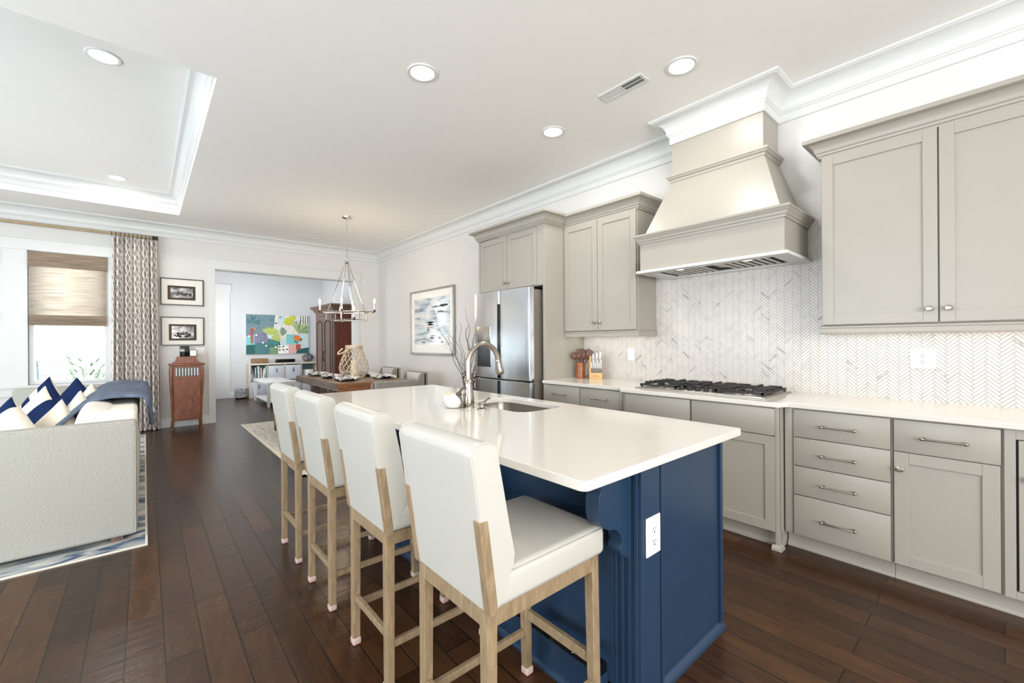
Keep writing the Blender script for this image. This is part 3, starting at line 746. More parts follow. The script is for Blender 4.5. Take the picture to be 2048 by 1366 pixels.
for (gx0, gx1, gy0) in ((.03, .33, .045), (.345, .625, .16), (.64, .94, .045)):
    mb = MB(); zt = .052; gy1 = cdp - .04
    for a, b_ in (((gx0, gy0), (gx1, gy0)), ((gx0, gy1), (gx1, gy1)), ((gx0, gy0), (gx0, gy1)), ((gx1, gy0), (gx1, gy1))):
        mb.box(min(a[0], b_[0]) - .006, max(a[0], b_[0]) + .006, min(a[1], b_[1]) - .006, max(a[1], b_[1]) + .006, .022, .036)
    for fx in (gx0 + .004, gx1 - .004):
        for fy in (gy0 + .004, gy1 - .004): mb.box(fx - .007, fx + .007, fy - .007, fy + .007, .008, .03)
    k = 0
    for yy in [gy0 + (gy1 - gy0) * i / 7 for i in range(1, 7)]:
        for s, e in ((gx0, gx0 + .085), (gx1 - .085, gx1)): mb.rbox(s, e, yy - .006, yy + .006, .034, zt, .002, 1)
    xm = (gx0 + gx1) / 2
    mb.rbox(xm - .006, xm + .006, gy0, gy0 + .1, .034, zt, .002, 1); mb.rbox(xm - .006, xm + .006, gy1 - .1, gy1, .034, zt, .002, 1)
    ym = (gy0 + gy1) / 2; mb.rbox(gx0, gx1, ym - .006, ym + .006, .034, zt, .002, 1)
    mb.build('grate', M['black'], t)
for k in range(5):
    x = .36 + k * .062
    mb = MB(); mb.lathe([(.021, 0), (.021, .004), (.017, .006), (.016, .026), (.0, .028)], 16, c=(x, .085, .009)); mb.rbox(x - .004, x + .004, .066, .104, .03, .042, .002)
    mb.build('control_knob', M['black'], t)

# outlets and switches
def outlet(name, label, loc, rz, gangs=1, kind='outlet', wd=.075, grp=None):
    t = thing(name, label, 'outlet' if kind == 'outlet' else 'switch', loc, rz, grp); hh = .122
    w2 = (wd + .046 * (gangs - 1)) / 2
    MB().rbox(-w2, w2, -.006, 0, 0, hh, .004, 3).build('cover_plate', M['white'], t)
    for g in range(gangs):
        cx = (g - (gangs - 1) / 2) * .046
        if kind == 'outlet':
            for zc in (hh / 2 - .0195, hh / 2 + .0195):
                T = Matrix.Translation((cx, -.005, zc)) @ Matrix.Rotation(PI / 2, 4, 'X')
                mb = MB(); pr = [(.0165 * math.cos(a), max(-.0125, min(.0125, .0165 * math.sin(a)))) for a in [2 * PI * i / 24 for i in range(24)]]
                mb.prism(pr, 0, .0035, 'z', T=T); o = mb.build('receptacle', M['white'], t)
                mb = MB(); y = -.0088
                mb.box(cx - .0075, cx - .005, y - .0003, y + .001, zc - .001, zc + .008); mb.box(cx + .005, cx + .0075, y - .0003, y + .001, zc - .001, zc + .007)
                mb.lathe([(0, 0), (.0028, 0), (.0028, .001), (0, .001)], 10, T=Matrix.Translation((cx, y + .0004, zc - .0075)) @ Matrix.Rotation(PI / 2, 4, 'X')); mb.build('slots', M['slot'], o)
        else:
            MB().rbox(cx - .0165, cx + .0165, -.009, -.003, hh / 2 - .033, hh / 2 + .033, .002).build('rocker', M['white'], t)
    return t
outlet('wall_outlet', 'white duplex outlet on the marble backsplash under the large right cabinet', (XW - .008, .327, 1.118), -PI / 2, wd=.118)
outlet('light_switch', 'white rocker switch on the backsplash near the knife block', (XW - .008, 2.42, 1.105), -PI / 2, kind='switch')
outlet('light_switch', 'white double switch plate on the wall above the record cabinet', (.685, YB, 1.115), 0, gangs=2, kind='switch')

# ------------------------------------------------------------------ island
IX0, IX1, IY0, IY1 = 1.235, 1.965, .84, 3.33
t = thing('kitchen_island', 'navy blue kitchen island with corner posts and panelled end', 'island', ((IX0 + IX1) / 2, (IY0 + IY1) / 2, 0))
cx, cy = t.location.x, t.location.y
def isl(mb, name, mat='navy', **kw):
    bmesh.ops.translate(mb.bm, verts=mb.bm.verts[:], vec=(-cx, -cy, 0)); return mb.build(name, M[mat], t, **kw)
mb = MB()
# carcass as panels so that the sink can hang inside
mb.box(IX0, IX0 + .02, IY0 + .06, IY1 - .06, 0, .883); mb.box(IX1 - .02, IX1, IY0, IY1, .1, .883); mb.box(IX0 + .1, IX1, IY0, IY0 + .02, 0, .883); mb.box(IX0 + .1, IX1, IY1 - .02, IY1, 0, .883)
mb.box(IX0, IX1, IY0 + .02, IY1 - .02, .05, .1)
isl(mb, 'body')
mb = MB()
mb.box(1.44, 1.458, IY0 - .012, IY0, .034, .883); isl(mb, 'batten', bevel=.002)
mb = MB(); mb.box(IX1 - .02, IX1 + .004, IY0 - .012, IY0, .034, .883); isl(mb, 'batten', bevel=.002)
mb = MB(); mb.box(1.36, 1.44, IY0 - .006, IY0, .034, .883)
isl(mb, 'end_panel', bevel=.002)
for (py0, py1) in ((.788, .915), (IY1 - .08, IY1 + .045)):
    mb = MB(); mb.box(1.248, 1.362, py0, py1, 0, .883)
    for i in range(4):
        yy = py0 + .022 + i * (py1 - py0 - .044) / 3; mb.box(1.2425, 1.249, yy - .008, yy + .008, .06, .86)
    mb.box(1.24, 1.37, py0 - .008, py1 + .008, 0, .055)
    isl(mb, 'corner_post', bevel=.003)
mb = MB(); mb.box(1.2, IX0 + .002, .92, IY1 - .08, 0, .13); isl(mb, 'plinth', bevel=.002)
mb = MB(); mb.box(1.196, 1.2345, .925, IY1 - .09, .1305, .165); o = isl(mb, 'foot_rail', 'gloss_black', bevel=.002)
for k in range(9): isl(MB().sphere((1.195, 1.05 + k * .26, .147), .0035, 8), 'rail_screw', 'nickel')
mb = MB(); mb.sweep([(1.2, IY1 - .08), (1.2, .92)], [(0, 0), (.014, 0), (.013, .01), (.006, .018), (0, .022)][::1]);
isl(mb, 'shoe_moulding')
mb = MB(); mb.sweep([(1.36, IY0), (IX1, IY0), (IX1, IY1)], [(0, 0), (.017, 0), (.017, .008), (.012, .02), (.004, .028), (0, .034)]); isl(mb, 'end_shoe_moulding')
# seating side panel grooves
mb = MB()
for k in range(3):
    y0 = .95 + k * .79
    mb.box(1.231, 1.236, y0, y0 + .05, .165, .883); mb.box(1.231, 1.236, y0 + .05, y0 + .79, .82, .883)
isl(mb, 'seating_panel', bevel=.001)
# kitchen side doors
for k in range(5):
    y0 = IY0 + .02 + k * .49
    mb = MB(); z0, z1 = .11, .87
    mb.box(IX1, IX1 + .012, y0, y0 + .475, z0, z0 + .06); mb.box(IX1, IX1 + .012, y0, y0 + .475, z1 - .06, z1); mb.box(IX1, IX1 + .012, y0, y0 + .06, z0, z1); mb.box(IX1, IX1 + .012, y0 + .415, y0 + .475, z0, z1); mb.box(IX1, IX1 + .005, y0, y0 + .475, z0, z1)
    isl(mb, 'door')
# corbels
def corbel(ya, yb):
    X = 1.247; pr = [(X, .883), (1.1, .883), (1.095, .862), (1.088, .85)]
    pr += [(1.11 + .035 * math.cos(a) , .772 + .07 * math.sin(a)) for a in [PI * .68 + PI * .72 * i / 10 for i in range(11)]]
    pr += [(1.118, .700), (1.124, .698), (1.130, .692)]
    pr += [(1.207 - .077 * math.cos(a) * 1.0 + 0, .692 - .0 - (.055) * (1 - math.cos(a))) if False else (1.13 + .07 * math.sin(a), .690 - .065 * (1 - math.cos(a))) for a in [PI / 2 * i / 8 for i in range(9)]]
    pr += [(1.205 + .014 * math.cos(a), .604 + .02 * math.sin(a)) for a in [PI * .7 + PI * .9 * i / 8 for i in range(9)]]
    pr += [(1.215, .578), (1.222, .572), (X, .566)]
    mb = MB(); mb.prism(pr, ya, yb, 'y'); mb.prism([(X, .88), (1.1, .88), (1.092, .862), (X, .855)], ya - .004, yb + .004, 'y')
    isl(mb, 'corbel', bevel=.002)
corbel(.832, .885); corbel(IY1 - .045, IY1 + .008)
# island worktop with sink cut-out
def rrect(x0, x1, y0, y1, r, n=8):
    p = []
    for cx_, cy_, a0 in ((x1 - r, y1 - r, 0), (x0 + r, y1 - r, PI / 2), (x0 + r, y0 + r, PI), (x1 - r, y0 + r, 1.5 * PI)):
        p += [(cx_ + r * math.cos(a0 + PI / 2 * i / n), cy_ + r * math.sin(a0 + PI / 2 * i / n)) for i in range(n + 1)]
    return p
SX = (1.545, 1.895, 1.705, 2.275)
def ringprism(mb, outer, inner, z0, z1):
    n = len(outer); V = lambda P, z: [mb.bm.verts.new((p[0], p[1], z)) for p in P]
    o0, o1, i0, i1 = V(outer, z0), V(outer, z1), V(inner, z0), V(inner, z1)
    for k in range(n):
        j = (k + 1) % n
        mb._f([o1[k], o1[j], i1[j], i1[k]]); mb._f([o0[j], o0[k], i0[k], i0[j]]); mb._f([o0[k], o0[j], o1[j], o1[k]]); mb._f([i0[j], i0[k], i1[k], i1[j]])
mb = MB(); ringprism(mb, rrect(.912, 1.992, .752, 3.405, .025), rrect(*SX, .085), .884, .914)
tag(mb.build('island_worktop', M['quartz'], bevel=.003, seg=2), 'white quartz worktop with sink cut-out on the blue island', 'countertop')
t2 = thing('kitchen_sink', 'stainless undermount sink set in the island worktop', 'sink', ((SX[0] + SX[1]) / 2, (SX[2] + SX[3]) / 2, .70))
x0, x1, y0, y1 = SX; e = .006
mb = MB(); n = 36
O_ = rrect(x0 - e, x1 + e, y0 - e, y1 + e, .088); I_ = rrect(x0 + .012, x1 - .012, y0 + .012, y1 - .012, .075)
cxs, cys = t2.location.x, t2.location.y
def ringz(P, z): return [mb.bm.verts.new((p[0] - cxs, p[1] - cys, z)) for p in P]
rr = [ringz(rrect(x0 - .02, x1 + .02, y0 - .02, y1 + .02, .09), .183), ringz(O_, .183), ringz(O_, .15), ringz(I_, .03), ringz(rrect(x0 + .04, x1 - .04, y0 + .04, y1 - .04, .06), .004), ringz(rrect(x0 + .14, x1 - .14, y0 + .2, y1 - .2, .03), .0)]
for A, B in zip(rr, rr[1:]):
    for k in range(len(A)): mb._f([A[k], A[(k + 1) % len(A)], B[(k + 1) % len(A)], B[k]])
mb._f(rr[-1]); mb.build('basin', M['steel2'], t2, flip=True)
MB().lathe([(0, .001), (.035, .001), (.04, .006), (.03, .004), (0, .003)], 20).build('drain', M['nickel'], t2)
# faucet
t = thing('faucet', 'tall gooseneck kitchen faucet with pull-down spray head beside the sink', 'faucet', (1.448, 2.067, .914))
mb = MB(); mb.lathe([(.036, 0), (.036, .006), (.031, .012), (.033, .02), (.034, .05), (.029, .085), (.0235, .12), (.022, .142), (.025, .146), (.025, .156), (.02, .162), (.0, .164)], 28)
mb.build('body', M['nickel'], t)
mb = MB(); pts = [(0, 0, .15), (0, 0, .2), (0, 0, .262)] + arc((.112, 0, .262), .112, PI, .12, 18)[1:]
mb.tube(pts, [.017] * 3 + [.0165] * 18, 16); mb.build('spout', M['nickel'], t)
e = Vector(pts[-1]); dr_ = (e - Vector(pts[-2])).normalized(); q = dr_.to_track_quat('Z', 'Y').to_matrix().to_4x4()
MB().lathe([(.017, 0), (.02, .004), (.0205, .012), (.018, .016), (.019, .03), (.027, .07), (.027, .09), (.022, .098), (0, .098)], 22, T=Matrix.Translation(e - dr_ * .004) @ q).build('spray_head', M['nickel'], t)
mb = MB(); mb.tube([(-.018, .0, .12), (-.035, -.002, .118), (-.055, -.003, .108), (-.07, -.004, .09)], [.008, .007, .007, .008], 10); mb.sphere((-.072, -.004, .086), .017, 12, sc=(1.1, 1, .8)); mb.sphere((-.066, -.006, .07), .009, 10)
mb.tube([(-.062, -.006, .07), (-.052, -.006, .045), (-.048, -.006, .02)], [.006, .0045, .005], 8); mb.sphere((-.048, -.006, .012), .010, 10); mb.lathe([(.013, 0), (.012, .005), (.006, .008), (0, .008)], 14, c=(-.048, -.006, 0))
mb.build('lever_handle', M['dnickel'], t)
t = thing('soap_dispenser', 'small nickel soap dispenser pump in front of the faucet', 'soap dispenser', (1.463, 1.955, .914))
MB().lathe([(.026, 0), (.026, .004), (.018, .009), (.0125, .012), (.012, .026), (.02, .03), (.021, .036), (.012, .042), (0, .044)], 20).build('pump', M['nickel'], t)
MB().tube([(.0, 0, .036), (.03, .012, .044), (.055, .02, .052), (.08, .028, .054)], [.007, .005, .0045, .004], 8).build('nozzle', M['nickel'], t)
# candle bowl
t = thing('candle_bowl', 'white rounded ceramic candle bowl with uneven rim left of the faucet', 'candle', (1.385, 2.13, .914))
mb = MB(); n = 28; prof = [(.030, 0), (.046, .004), (.060, .024), (.065, .045), (.063, .066), (.057, .082), (.053, .082), (.058, .064), (.057, .055), (0, .055)]
mb.lathe(prof, n)
for v in mb.bm.verts:
    if v.co.z > .075: a = math.atan2(v.co.y, v.co.x); v.co.z += .004 * math.sin(a * 3 + 1) + .003 * math.sin(a * 5)
mb.build('bowl', M['porcelain'], t)
mb = MB(); mb.lathe([(.0575, .055), (.0575, .060), (0, .062)], 24); wx = mb.build('wax', M['flame'], t)
for k in range(2): MB().tube([(.02 * (k - .5), .0, .06), (.02 * (k - .5), .0, .072)], .0012, 6).build('wick', M['black'], wx)
outlet('island_outlet', 'white duplex outlet on the navy corner post of the island', (1.311, .7875, .572), 0, wd=.078)
bpy.data.objects['island_outlet'].scale = (1.12, 1, 1.08)

# ------------------------------------------------------------------ counter stools
def stool_parts(t):
    lw = .035
    for sy in (-1, 1):
        for (xb, xt, back) in ((0, .0, True), (.445, .43, False)):
            mb = MB(); yo = .1825 * sy; yi = (.1825 - lw) * sy; tp = .004
            z1 = .592
            A = [(xb, yo), (xb + lw - tp, yo), (xb + lw - tp, yi + sy * tp), (xb, yi + sy * tp)]
            B = [(xt, yo), (xt + lw, yo), (xt + lw, yi), (xt, yi)]
            va = [mb.bm.verts.new((p[0], p[1], .012)) for p in A]; vb = [mb.bm.verts.new((p[0], p[1], z1)) for p in B]
            for i in range(4): mb._f([va[i], va[(i + 1) % 4], vb[(i + 1) % 4], vb[i]])
            mb._f(va[::-1]); mb._f(vb)
            o = mb.build('leg', M['oak'], t, bevel=.003)
            yc = (yo + yi) / 2
            c = MB().rbox(xb - .002, xb + lw - tp + .002, yc - .018, yc + .018, .003, .03, .004).build('foot_cap', M['rubberclear'], o)
            MB().box(xb + .001, xb + lw - .005, yc - .015, yc + .015, 0, .004).build('felt_pad', M['redvinyl'], o)
        # exposed back post
        mb = MB(); pts = [(-.004, .592), (.024, .592), (.006, .73), (-.010, .845), (-.0375, .845), (-.0215, .73)]
        mb.prism(pts, .172 * sy, .2022 * sy, 'y'); mb.build('back_post', M['oak'], t, bevel=.003)
        mb = MB(); mb.box(.03, .44, .1805 * sy, .156 * sy, .545, .592); mb.build('side_rail', M['oak'], t, bevel=.002)
        mb = MB(); mb.box(.03, .45, .175 * sy, .158 * sy, .155, .182); mb.build('stretcher', M['oak'], t, bevel=.002)
    mb = MB(); mb.box(.002, .024, -.15, .15, .545, .592); mb.build('rear_rail', M['oak'], t, bevel=.002)
    mb = MB(); mb.box(.436, .46, -.15, .15, .545, .592); mb.build('front_rail', M['oak'], t, bevel=.002)
    mb = MB(); mb.box(.007, .026, -.15, .15, .19, .217); mb.build('stretcher', M['oak'], t, bevel=.002)
    mb = MB(); mb.box(.45, .47, -.15, .15, .22, .255); mb.build('foot_rest', M['oak'], t, bevel=.002)
    # seat cushion
    mb = MB(); mb.rbox(.012, .485, -.1985, .1985, .594, .692, .024, 5)
    for v in mb.bm.verts:
        x, y, z = v.co
        if z > .66: v.co.z += .014 * max(0, 1 - ((x - .27) / .24) ** 2) * max(0, 1 - (y / .205) ** 2)
    o = mb.build('seat', M['leather'], t)
    mb = MB(); loop = [(x, y, .684) for x, y in rrect(.05, .482, -.196, .196, .022, 4)]
    mb.tube([(x, y, z) for x, y, z in loop], .0016, 6, closed=True); mb.build('seam', M['leather'], o)
    # back cushion
    prof = [(-.001, .596), (-.018, .72), (-.034, .84), (-.047, .93), (-.056, .99), (-.059, 1.012)]
    prof += [(-.017 + .042 * math.cos(a), 1.014 + .03 * math.sin(a)) for a in [PI - PI * i / 10 for i in range(0, 11)]]
    prof += [(.030, .985), (.046, .91), (.064, .82), (.084, .73), (.080, .70), (.058, .66), (.036, .622), (.020, .596)]
    mb = MB(); n = len(prof); ys = [-.2, -.197, -.188, -.17, -.1, 0, .1, .17, .188, .197, .2]
    cx_ = sum(p[0] for p in prof) / n
    rings = []
    for y in ys:
        e = max(0, (abs(y) - .17) / .03); k = 1 - .10 * e ** 3
        rings.append([mb.bm.verts.new((.025 + (p[0] - .025) * (1 - .06 * e ** 3) - (.05 if False else 0), y, .82 + (p[1] - .82) * (1 - .02 * e ** 3))) for p in prof])
    for A, B in zip(rings, rings[1:]):
        for i in range(n): mb._f([A[i], A[(i + 1) % n], B[(i + 1) % n], B[i]])
    mb._f(rings[0][::-1]); mb._f(rings[-1])
    o = mb.build('backrest', M['leather'], t, sharp=60)
    for sy in (-1, 1):
        mb = MB(); q = [(.025 + (p[0] - .025) * .985, .195 * sy, .82 + (p[1] - .82) * .996) for p in prof[2:-1]]
        mb.tube(q, .0019, 6); mb.build('piping', M['leather'], o)
lbl = ['white leather counter stool nearest the camera at the near island corner', 'second white leather counter stool from the camera along the island', 'third white leather counter stool from the camera along the island', 'farthest white leather counter stool, beside the dining rug']
s0 = thing('counter_stool', lbl[0], 'stool', (.672, 1.064, 0), group='white leather stools along the island'); stool_parts(s0)
for y, l_ in ((1.675, lbl[1]), (2.311, lbl[2]), (2.905, lbl[3])): dup(s0, (.672, y, 0), 0, l_)

# ------------------------------------------------------------------ sitting area
o = MB().box(-3.4, .0, 3.64, 8.02, 0, .008).build('area_rug', [M['rugblue']]); tag(o, 'blue and cream abstract rug under the sofa', 'rug')
mb = MB(); b_ = .012; l0 = o.location
mb.box(-1.7 - b_, 1.7 + b_, -2.19 - b_, -2.19, 0, .009); mb.box(-1.7 - b_, 1.7 + b_, 2.19, 2.19 + b_, 0, .009); mb.box(1.7, 1.7 + b_, -2.19, 2.19, 0, .009); mb.box(-1.7 - b_, -1.7, -2.19, 2.19, 0, .009)
mb.build('rug_binding', M['rugedge'], o)
SY0, SY1 = 3.76, 6.6
t = thing('sofa', 'oatmeal linen sofa with piped square arms at the left edge', 'sofa', (-.5, SY0, 0))
def pillowbox(mb, x0, x1, y0, y1, z0, z1, r=.04, puff=.02):
    b2 = bmesh.new(); bmesh.ops.create_cube(b2, size=1); bmesh.ops.subdivide_edges(b2, edges=b2.edges[:], cuts=5, use_grid_fill=True)
    for v in b2.verts:
        x, y, z = v.co * 2
        f = lambda a, b_, c: a * (1 - r * 2 * (abs(b_) ** 4 + abs(c) ** 4) / 2)
        px = puff * (1 - x * x) ** .5 if abs(x) < 1 else 0
        X, Y, Z = f(x, y, z), f(y, x, z), f(z, x, y)
        Z += puff * (1 - x * x) * (1 - y * y) * (1 if z > 0 else -.2) * 4
        v.co = Vector(((x0 + x1) / 2 + X * (x1 - x0) / 2, (y0 + y1) / 2 + Y * (y1 - y0) / 2, (z0 + z1) / 2 + Z * (z1 - z0) / 2))
    mb.merge(b2)
XO = -.04 + .5; XI = -1.0 + .5; LEN = SY1 - SY0
for nm, a, b_, top in (('near', 0, .13, .795), ('far', LEN - .13, LEN, .855)):
    mb = MB(); mb.rbox(XI, XO, a, b_, .045, top, .022, 5); o = mb.build('arm', M['sofa'], t)
    for yy in (a + .006, b_ - .006):
        mb = MB(); mb.tube([(x, yy, z) for x, z in [(XI + .01, .06), (XI + .01, top - .03), (XI + .03, top - .008), (XO - .035, top - .008), (XO - .012, top - .016), (XO - .008, top - .04), (XO - .008, .06)]], .0045, 6); mb.build('piping', M['beige'], o)
mb = MB(); mb.rbox(XO - .19, XO + .002, .13, LEN - .13, .045, .85, .03, 5); mb.build('back', M['sofawhite'], t)
mb = MB(); mb.rbox(XI + .02, XO - .1, .12, LEN - .12, .045, .26, .02, 3); mb.build('seat_base', M['sofa'], t)
n = 3; sl = (LEN - .26) / n
for k in range(n):
    y0 = .13 + k * sl
    mb = MB(); pillowbox(mb, XI, XO - .2, y0 + .005, y0 + sl - .005, .24, .44, .03, .01); mb.build('seat_cushion', M['sofawhite'], t, subsurf=1)
    mb = MB(); b2 = MB(); pillowbox(b2, -.09, .09, y0 + .005, y0 + sl - .005, .0, .46, .05, .012)
    T = Matrix.Translation((XO - .285 + .0, 0, .42)) @ Matrix.Rotation(-.16, 4, 'Y')
    T = Matrix.Translation((XO - .30, 0, .42)) @ Matrix.Rotation(.22, 4, 'Y')
    mb.merge(b2.bm, T); mb.build('back_cushion', M['sofawhite'], t, subsurf=1)
for x in (XI + .08, XO - .1):
    for y in (.08, LEN - .08): MB().box(x - .03, x + .03, y - .03, y + .03, .008, .05).build('leg', M['brownwood'], t)
# throw pillows
def pillow(label, c, size, rot, fn, mats, th=.15, name='throw_pillow'):
    mb = MB(); n = 44
    def P(u, v, s):
        a, b_ = u * 2 - 1, v * 2 - 1
        k = (max(0, 1 - a * a) * max(0, 1 - b_ * b_)) ** .42
        pin = 1 - .10 * (1 - abs(a) ** 3) * abs(b_) ** 6; pin2 = 1 - .10 * (1 - abs(b_) ** 3) * abs(a) ** 6
        return Vector((a * size / 2 * pin2, s * th / 2 * k + .004 * math.sin(9 * a + 5 * b_) * k, b_ * size / 2 * pin))
    for s in (-1, 1):
        vs = [[mb.bm.verts.new(P(i / n, j / n, s)) for j in range(n + 1)] for i in range(n + 1)]
        for i in range(n):
            for j in range(n): mb._f([vs[i][j], vs[i + 1][j], vs[i + 1][j + 1], vs[i][j + 1]], fn((i + .5) / n, (j + .5) / n) if s < 0 else fn(.5, .1))
    bmesh.ops.remove_doubles(mb.bm, verts=mb.bm.verts[:], dist=1e-4)
    E_ = Matrix.LocRotScale(Vector(c), __import__('mathutils').Euler(rot), None)
    for v in mb.bm.verts: v.co = E_ @ v.co
    o = mb.build(name, mats, sharp=80); return tag(o, label, 'pillow', 'throw pillows on the sofa')
H = lambda u, v, th=.7: (v - .5) * math.cos(th) - (u - .5) * math.sin(th)
SS = lambda u, v, th=.7: (u - .5) * math.cos(th) + (v - .5) * math.sin(th)
BC = [M['cream'], M['blue'], M['beige']]
rz = -PI / 2 + .45
lean = -.30
band = lambda a, b_: (lambda u, v: 1 if a < (u + v) / 2 < b_ else 0)
pillow('cream pillow with a navy corner, leftmost behind the front arm', (-.72, 4.42, .63), .46, (-.25, .7, -.95), lambda u, v: 1 if u < .2 else 0, BC)
pillow('mostly plain cream pillow behind the front arm, beside the throw', (-.50, 4.50, .585), .46, (-.25, .75, -1.05), lambda u, v: 1 if .3 < v < .36 and u < .5 else 0, BC)
pillow('grey beige pillow between the striped pillow and the throw', (-.42, 4.98, .62), .44, (-.2, .62, -1.15), lambda u, v: 2 if u > .5 else 0, BC)
pillow('large pillow with a broad diagonal navy band in the row middle', (-.64, 5.05, .625), .50, (-.22, .72, -1.0), lambda u, v: 1 if .30 < u < .68 else 0, BC)
pillow('navy and cream pillow standing behind the broad-banded pillow', (-.50, 5.72, .66), .48, (-.2, .66, -1.0), lambda u, v: 1 if u < .66 else 0, BC)
pillow('cream pillow with navy corner and arc farthest back', (-.72, 5.95, .665), .48, (-.2, .76, -1.0), lambda u, v: 1 if (v > .72 or .3 < v < .52) else 0, BC)
pillow('beige pillow leaning on the sofa back behind the others', (-.38, 5.42, .65), .44, (-.2, .6, -1.15), lambda u, v: 2 if u > .3 else 0, BC)
# blanket over the sofa back
path = [(-.56, .62), (-.46, .72), (-.36, .83), (-.28, .885), (-.2, .905), (-.1, .903), (-.02, .895), (.012, .875), (.022, .84), (.026, .79), (.03, .72), (.034, .66)]
def along(t_):
    k = t_ * (len(path) - 1); i = min(int(k), len(path) - 2); f = k - i; return (path[i][0] + (path[i + 1][0] - path[i][0]) * f, path[i][1] + (path[i + 1][1] - path[i][1]) * f)
mb = MB()
def thr(u, v):
    x, z = along(v); y = 4.32 + u * 1.75 + .03 * math.sin(v * 7); w_ = .010 * math.sin(u * 34 + v * 5) + .006 * math.sin(u * 71 + 2 + v * 9)
    return Vector((x + (abs(w_) if v > .55 else -.3 * w_), y, z + abs(w_) * 1.2 + .004))
mb.grid(thr, 60, 40); o = mb.build('throw_blanket', M['throw'], solid=.012); tag(o, 'blue-grey velvet throw draped over the sofa back', 'blanket')
mb = MB(); mb.tube([thr(0, i / 40) + Vector((0, .01, -.004)) for i in range(41)], .014, 8); 
c0 = Vector(o.location)
for v in mb.bm.verts: v.co -= c0
mb.build('folded_hem', M['throw'], o)
# curtain rod, rings, curtain
t = thing('curtain_rod', 'tan wooden curtain rod with dark end cap above the windows', 'curtain rod', (-1.6, YB - .11, 2.895))
MB().box(-1.75, 1.72, -.012, .012, -.02, .02).build('rod', M['goldrod'], t, bevel=.005)
MB().box(1.70, 1.765, -.018, .018, -.028, .028).build('end_cap', M['bronze'], t, bevel=.003)
MB().box(-1.79, -1.74, -.018, .018, -.028, .028).build('end_cap', M['bronze'], t, bevel=.003)
for x in (-1.6, 1.62):
    MB().box(x - .01, x + .01, .0, .11, -.012, .012).build('bracket', M['bronze'], t)
CX0, CX1 = -.345, .165
t = thing('curtain', 'grey and white lattice patterned curtain panel hanging beside the window', 'curtain', ((CX0 + CX1) / 2, YB - .12, .01))
mb = MB(); W = CX1 - CX0; folds = 11
def cur(u, v):
    z = v * 2.85; a = u * folds * 2 * PI; amp = .035 + .014 * (1 - v)
    return Vector(((u - .5) * (W + .05 * (1 - v)) + .008 * math.sin(a * .5 + 1), amp * math.cos(a) * (1 + .25 * math.sin(u * 9)) + .004 * math.sin(v * 8 + u * 20), z))
mb.grid(cur, 176, 24, uv=lambda u, v: (u * 1.5, v * 2.85)); mb.build('fabric_panel', M['curtain'], t, sharp=90)
for k in range(folds + 1):
    MB().tube([Vector(((k / folds - .5) * W, .01, 2.885)) + Vector(p) for p in arc((0, 0, 0), .03, 0, 2 * PI, 18, 'yz')[:-1]], .0035, 6, closed=True).build('curtain_ring', M['bronze'], t)

# framed photographs on the back wall
def framed(name, label, x0, x1, z0, z1, bm_, mx, mz, picmat, car=False):
    t = thing(name, label, 'picture', ((x0 + x1) / 2, YB, z0), group='framed vintage photographs'); w_, h = x1 - x0, z1 - z0; f = .014
    mb = MB(); mb.box(-w_ / 2, w_ / 2, -.022, 0, 0, f); mb.box(-w_ / 2, w_ / 2, -.022, 0, h - f, h); mb.box(-w_ / 2, -w_ / 2 + f, -.022, 0, f, h - f); mb.box(w_ / 2 - f, w_ / 2, -.022, 0, f, h - f)
    mb.build('frame', M['blackframe'], t, bevel=.002)
    MB().box(-w_ / 2 + f, w_ / 2 - f, -.010, -.002, f, h - f).build('mat_board', M['matboard'], t)
    a0, a1, b0, b1 = mx[0] - w_ / 2, mx[1] - w_ / 2, mz[0], mz[1]
    MB().box(a0, a1, -.0125, -.010, b0, b1).build('dark_mount', M['bronze'], t)
    p = MB().box(a0 + .035, a1 - .035, -.0145, -.0125, b0 + .032, b1 - .03).build('photograph', M['photo'], t)
    mb = MB(); rnd = random.Random(5 if car else 2); cxm = (a0 + a1) / 2; bz = b0 + .032
    pw = (a1 - a0) / 2 - .04
    if car:
        for k in range(26): mb.lathe([(0, 0), (rnd.uniform(.006, .02), 0), (0, .0006)], 8, T=Matrix.Translation((cxm + rnd.uniform(-.75, .75) * pw, -.0146, bz + rnd.uniform(.035, .09))) @ Matrix.Rotation(PI / 2, 4, 'X'))
        for xx in (-.035, .04): mb.lathe([(0, 0), (.02, 0), (0, .001)], 14, T=Matrix.Translation((cxm + xx, -.0147, bz + .03)) @ Matrix.Rotation(PI / 2, 4, 'X'))
    else:
        for k in range(18): mb.lathe([(0, 0), (rnd.uniform(.006, .018), 0), (0, .0006)], 7, T=Matrix.Translation((cxm + rnd.uniform(-.9, .9) * pw, -.0146, bz + rnd.uniform(.045, .075))) @ Matrix.Rotation(PI / 2, 4, 'X'))
        mb.box(cxm - pw, cxm + pw, -.0148, -.0146, bz + .036, bz + .042)
    mb.build('image_tones', M['slot'], p)
framed('framed_photograph', 'upper black-framed vintage photograph of trees and a field', .192, .735, 1.905, 2.325, None, (.088, .436), (.085, .305), 'photo')
framed('framed_photograph', 'lower black-framed vintage photograph of an old car', .196, .738, 1.272, 1.722, None, (.096, .442), (.08, .335), 'photo', True)

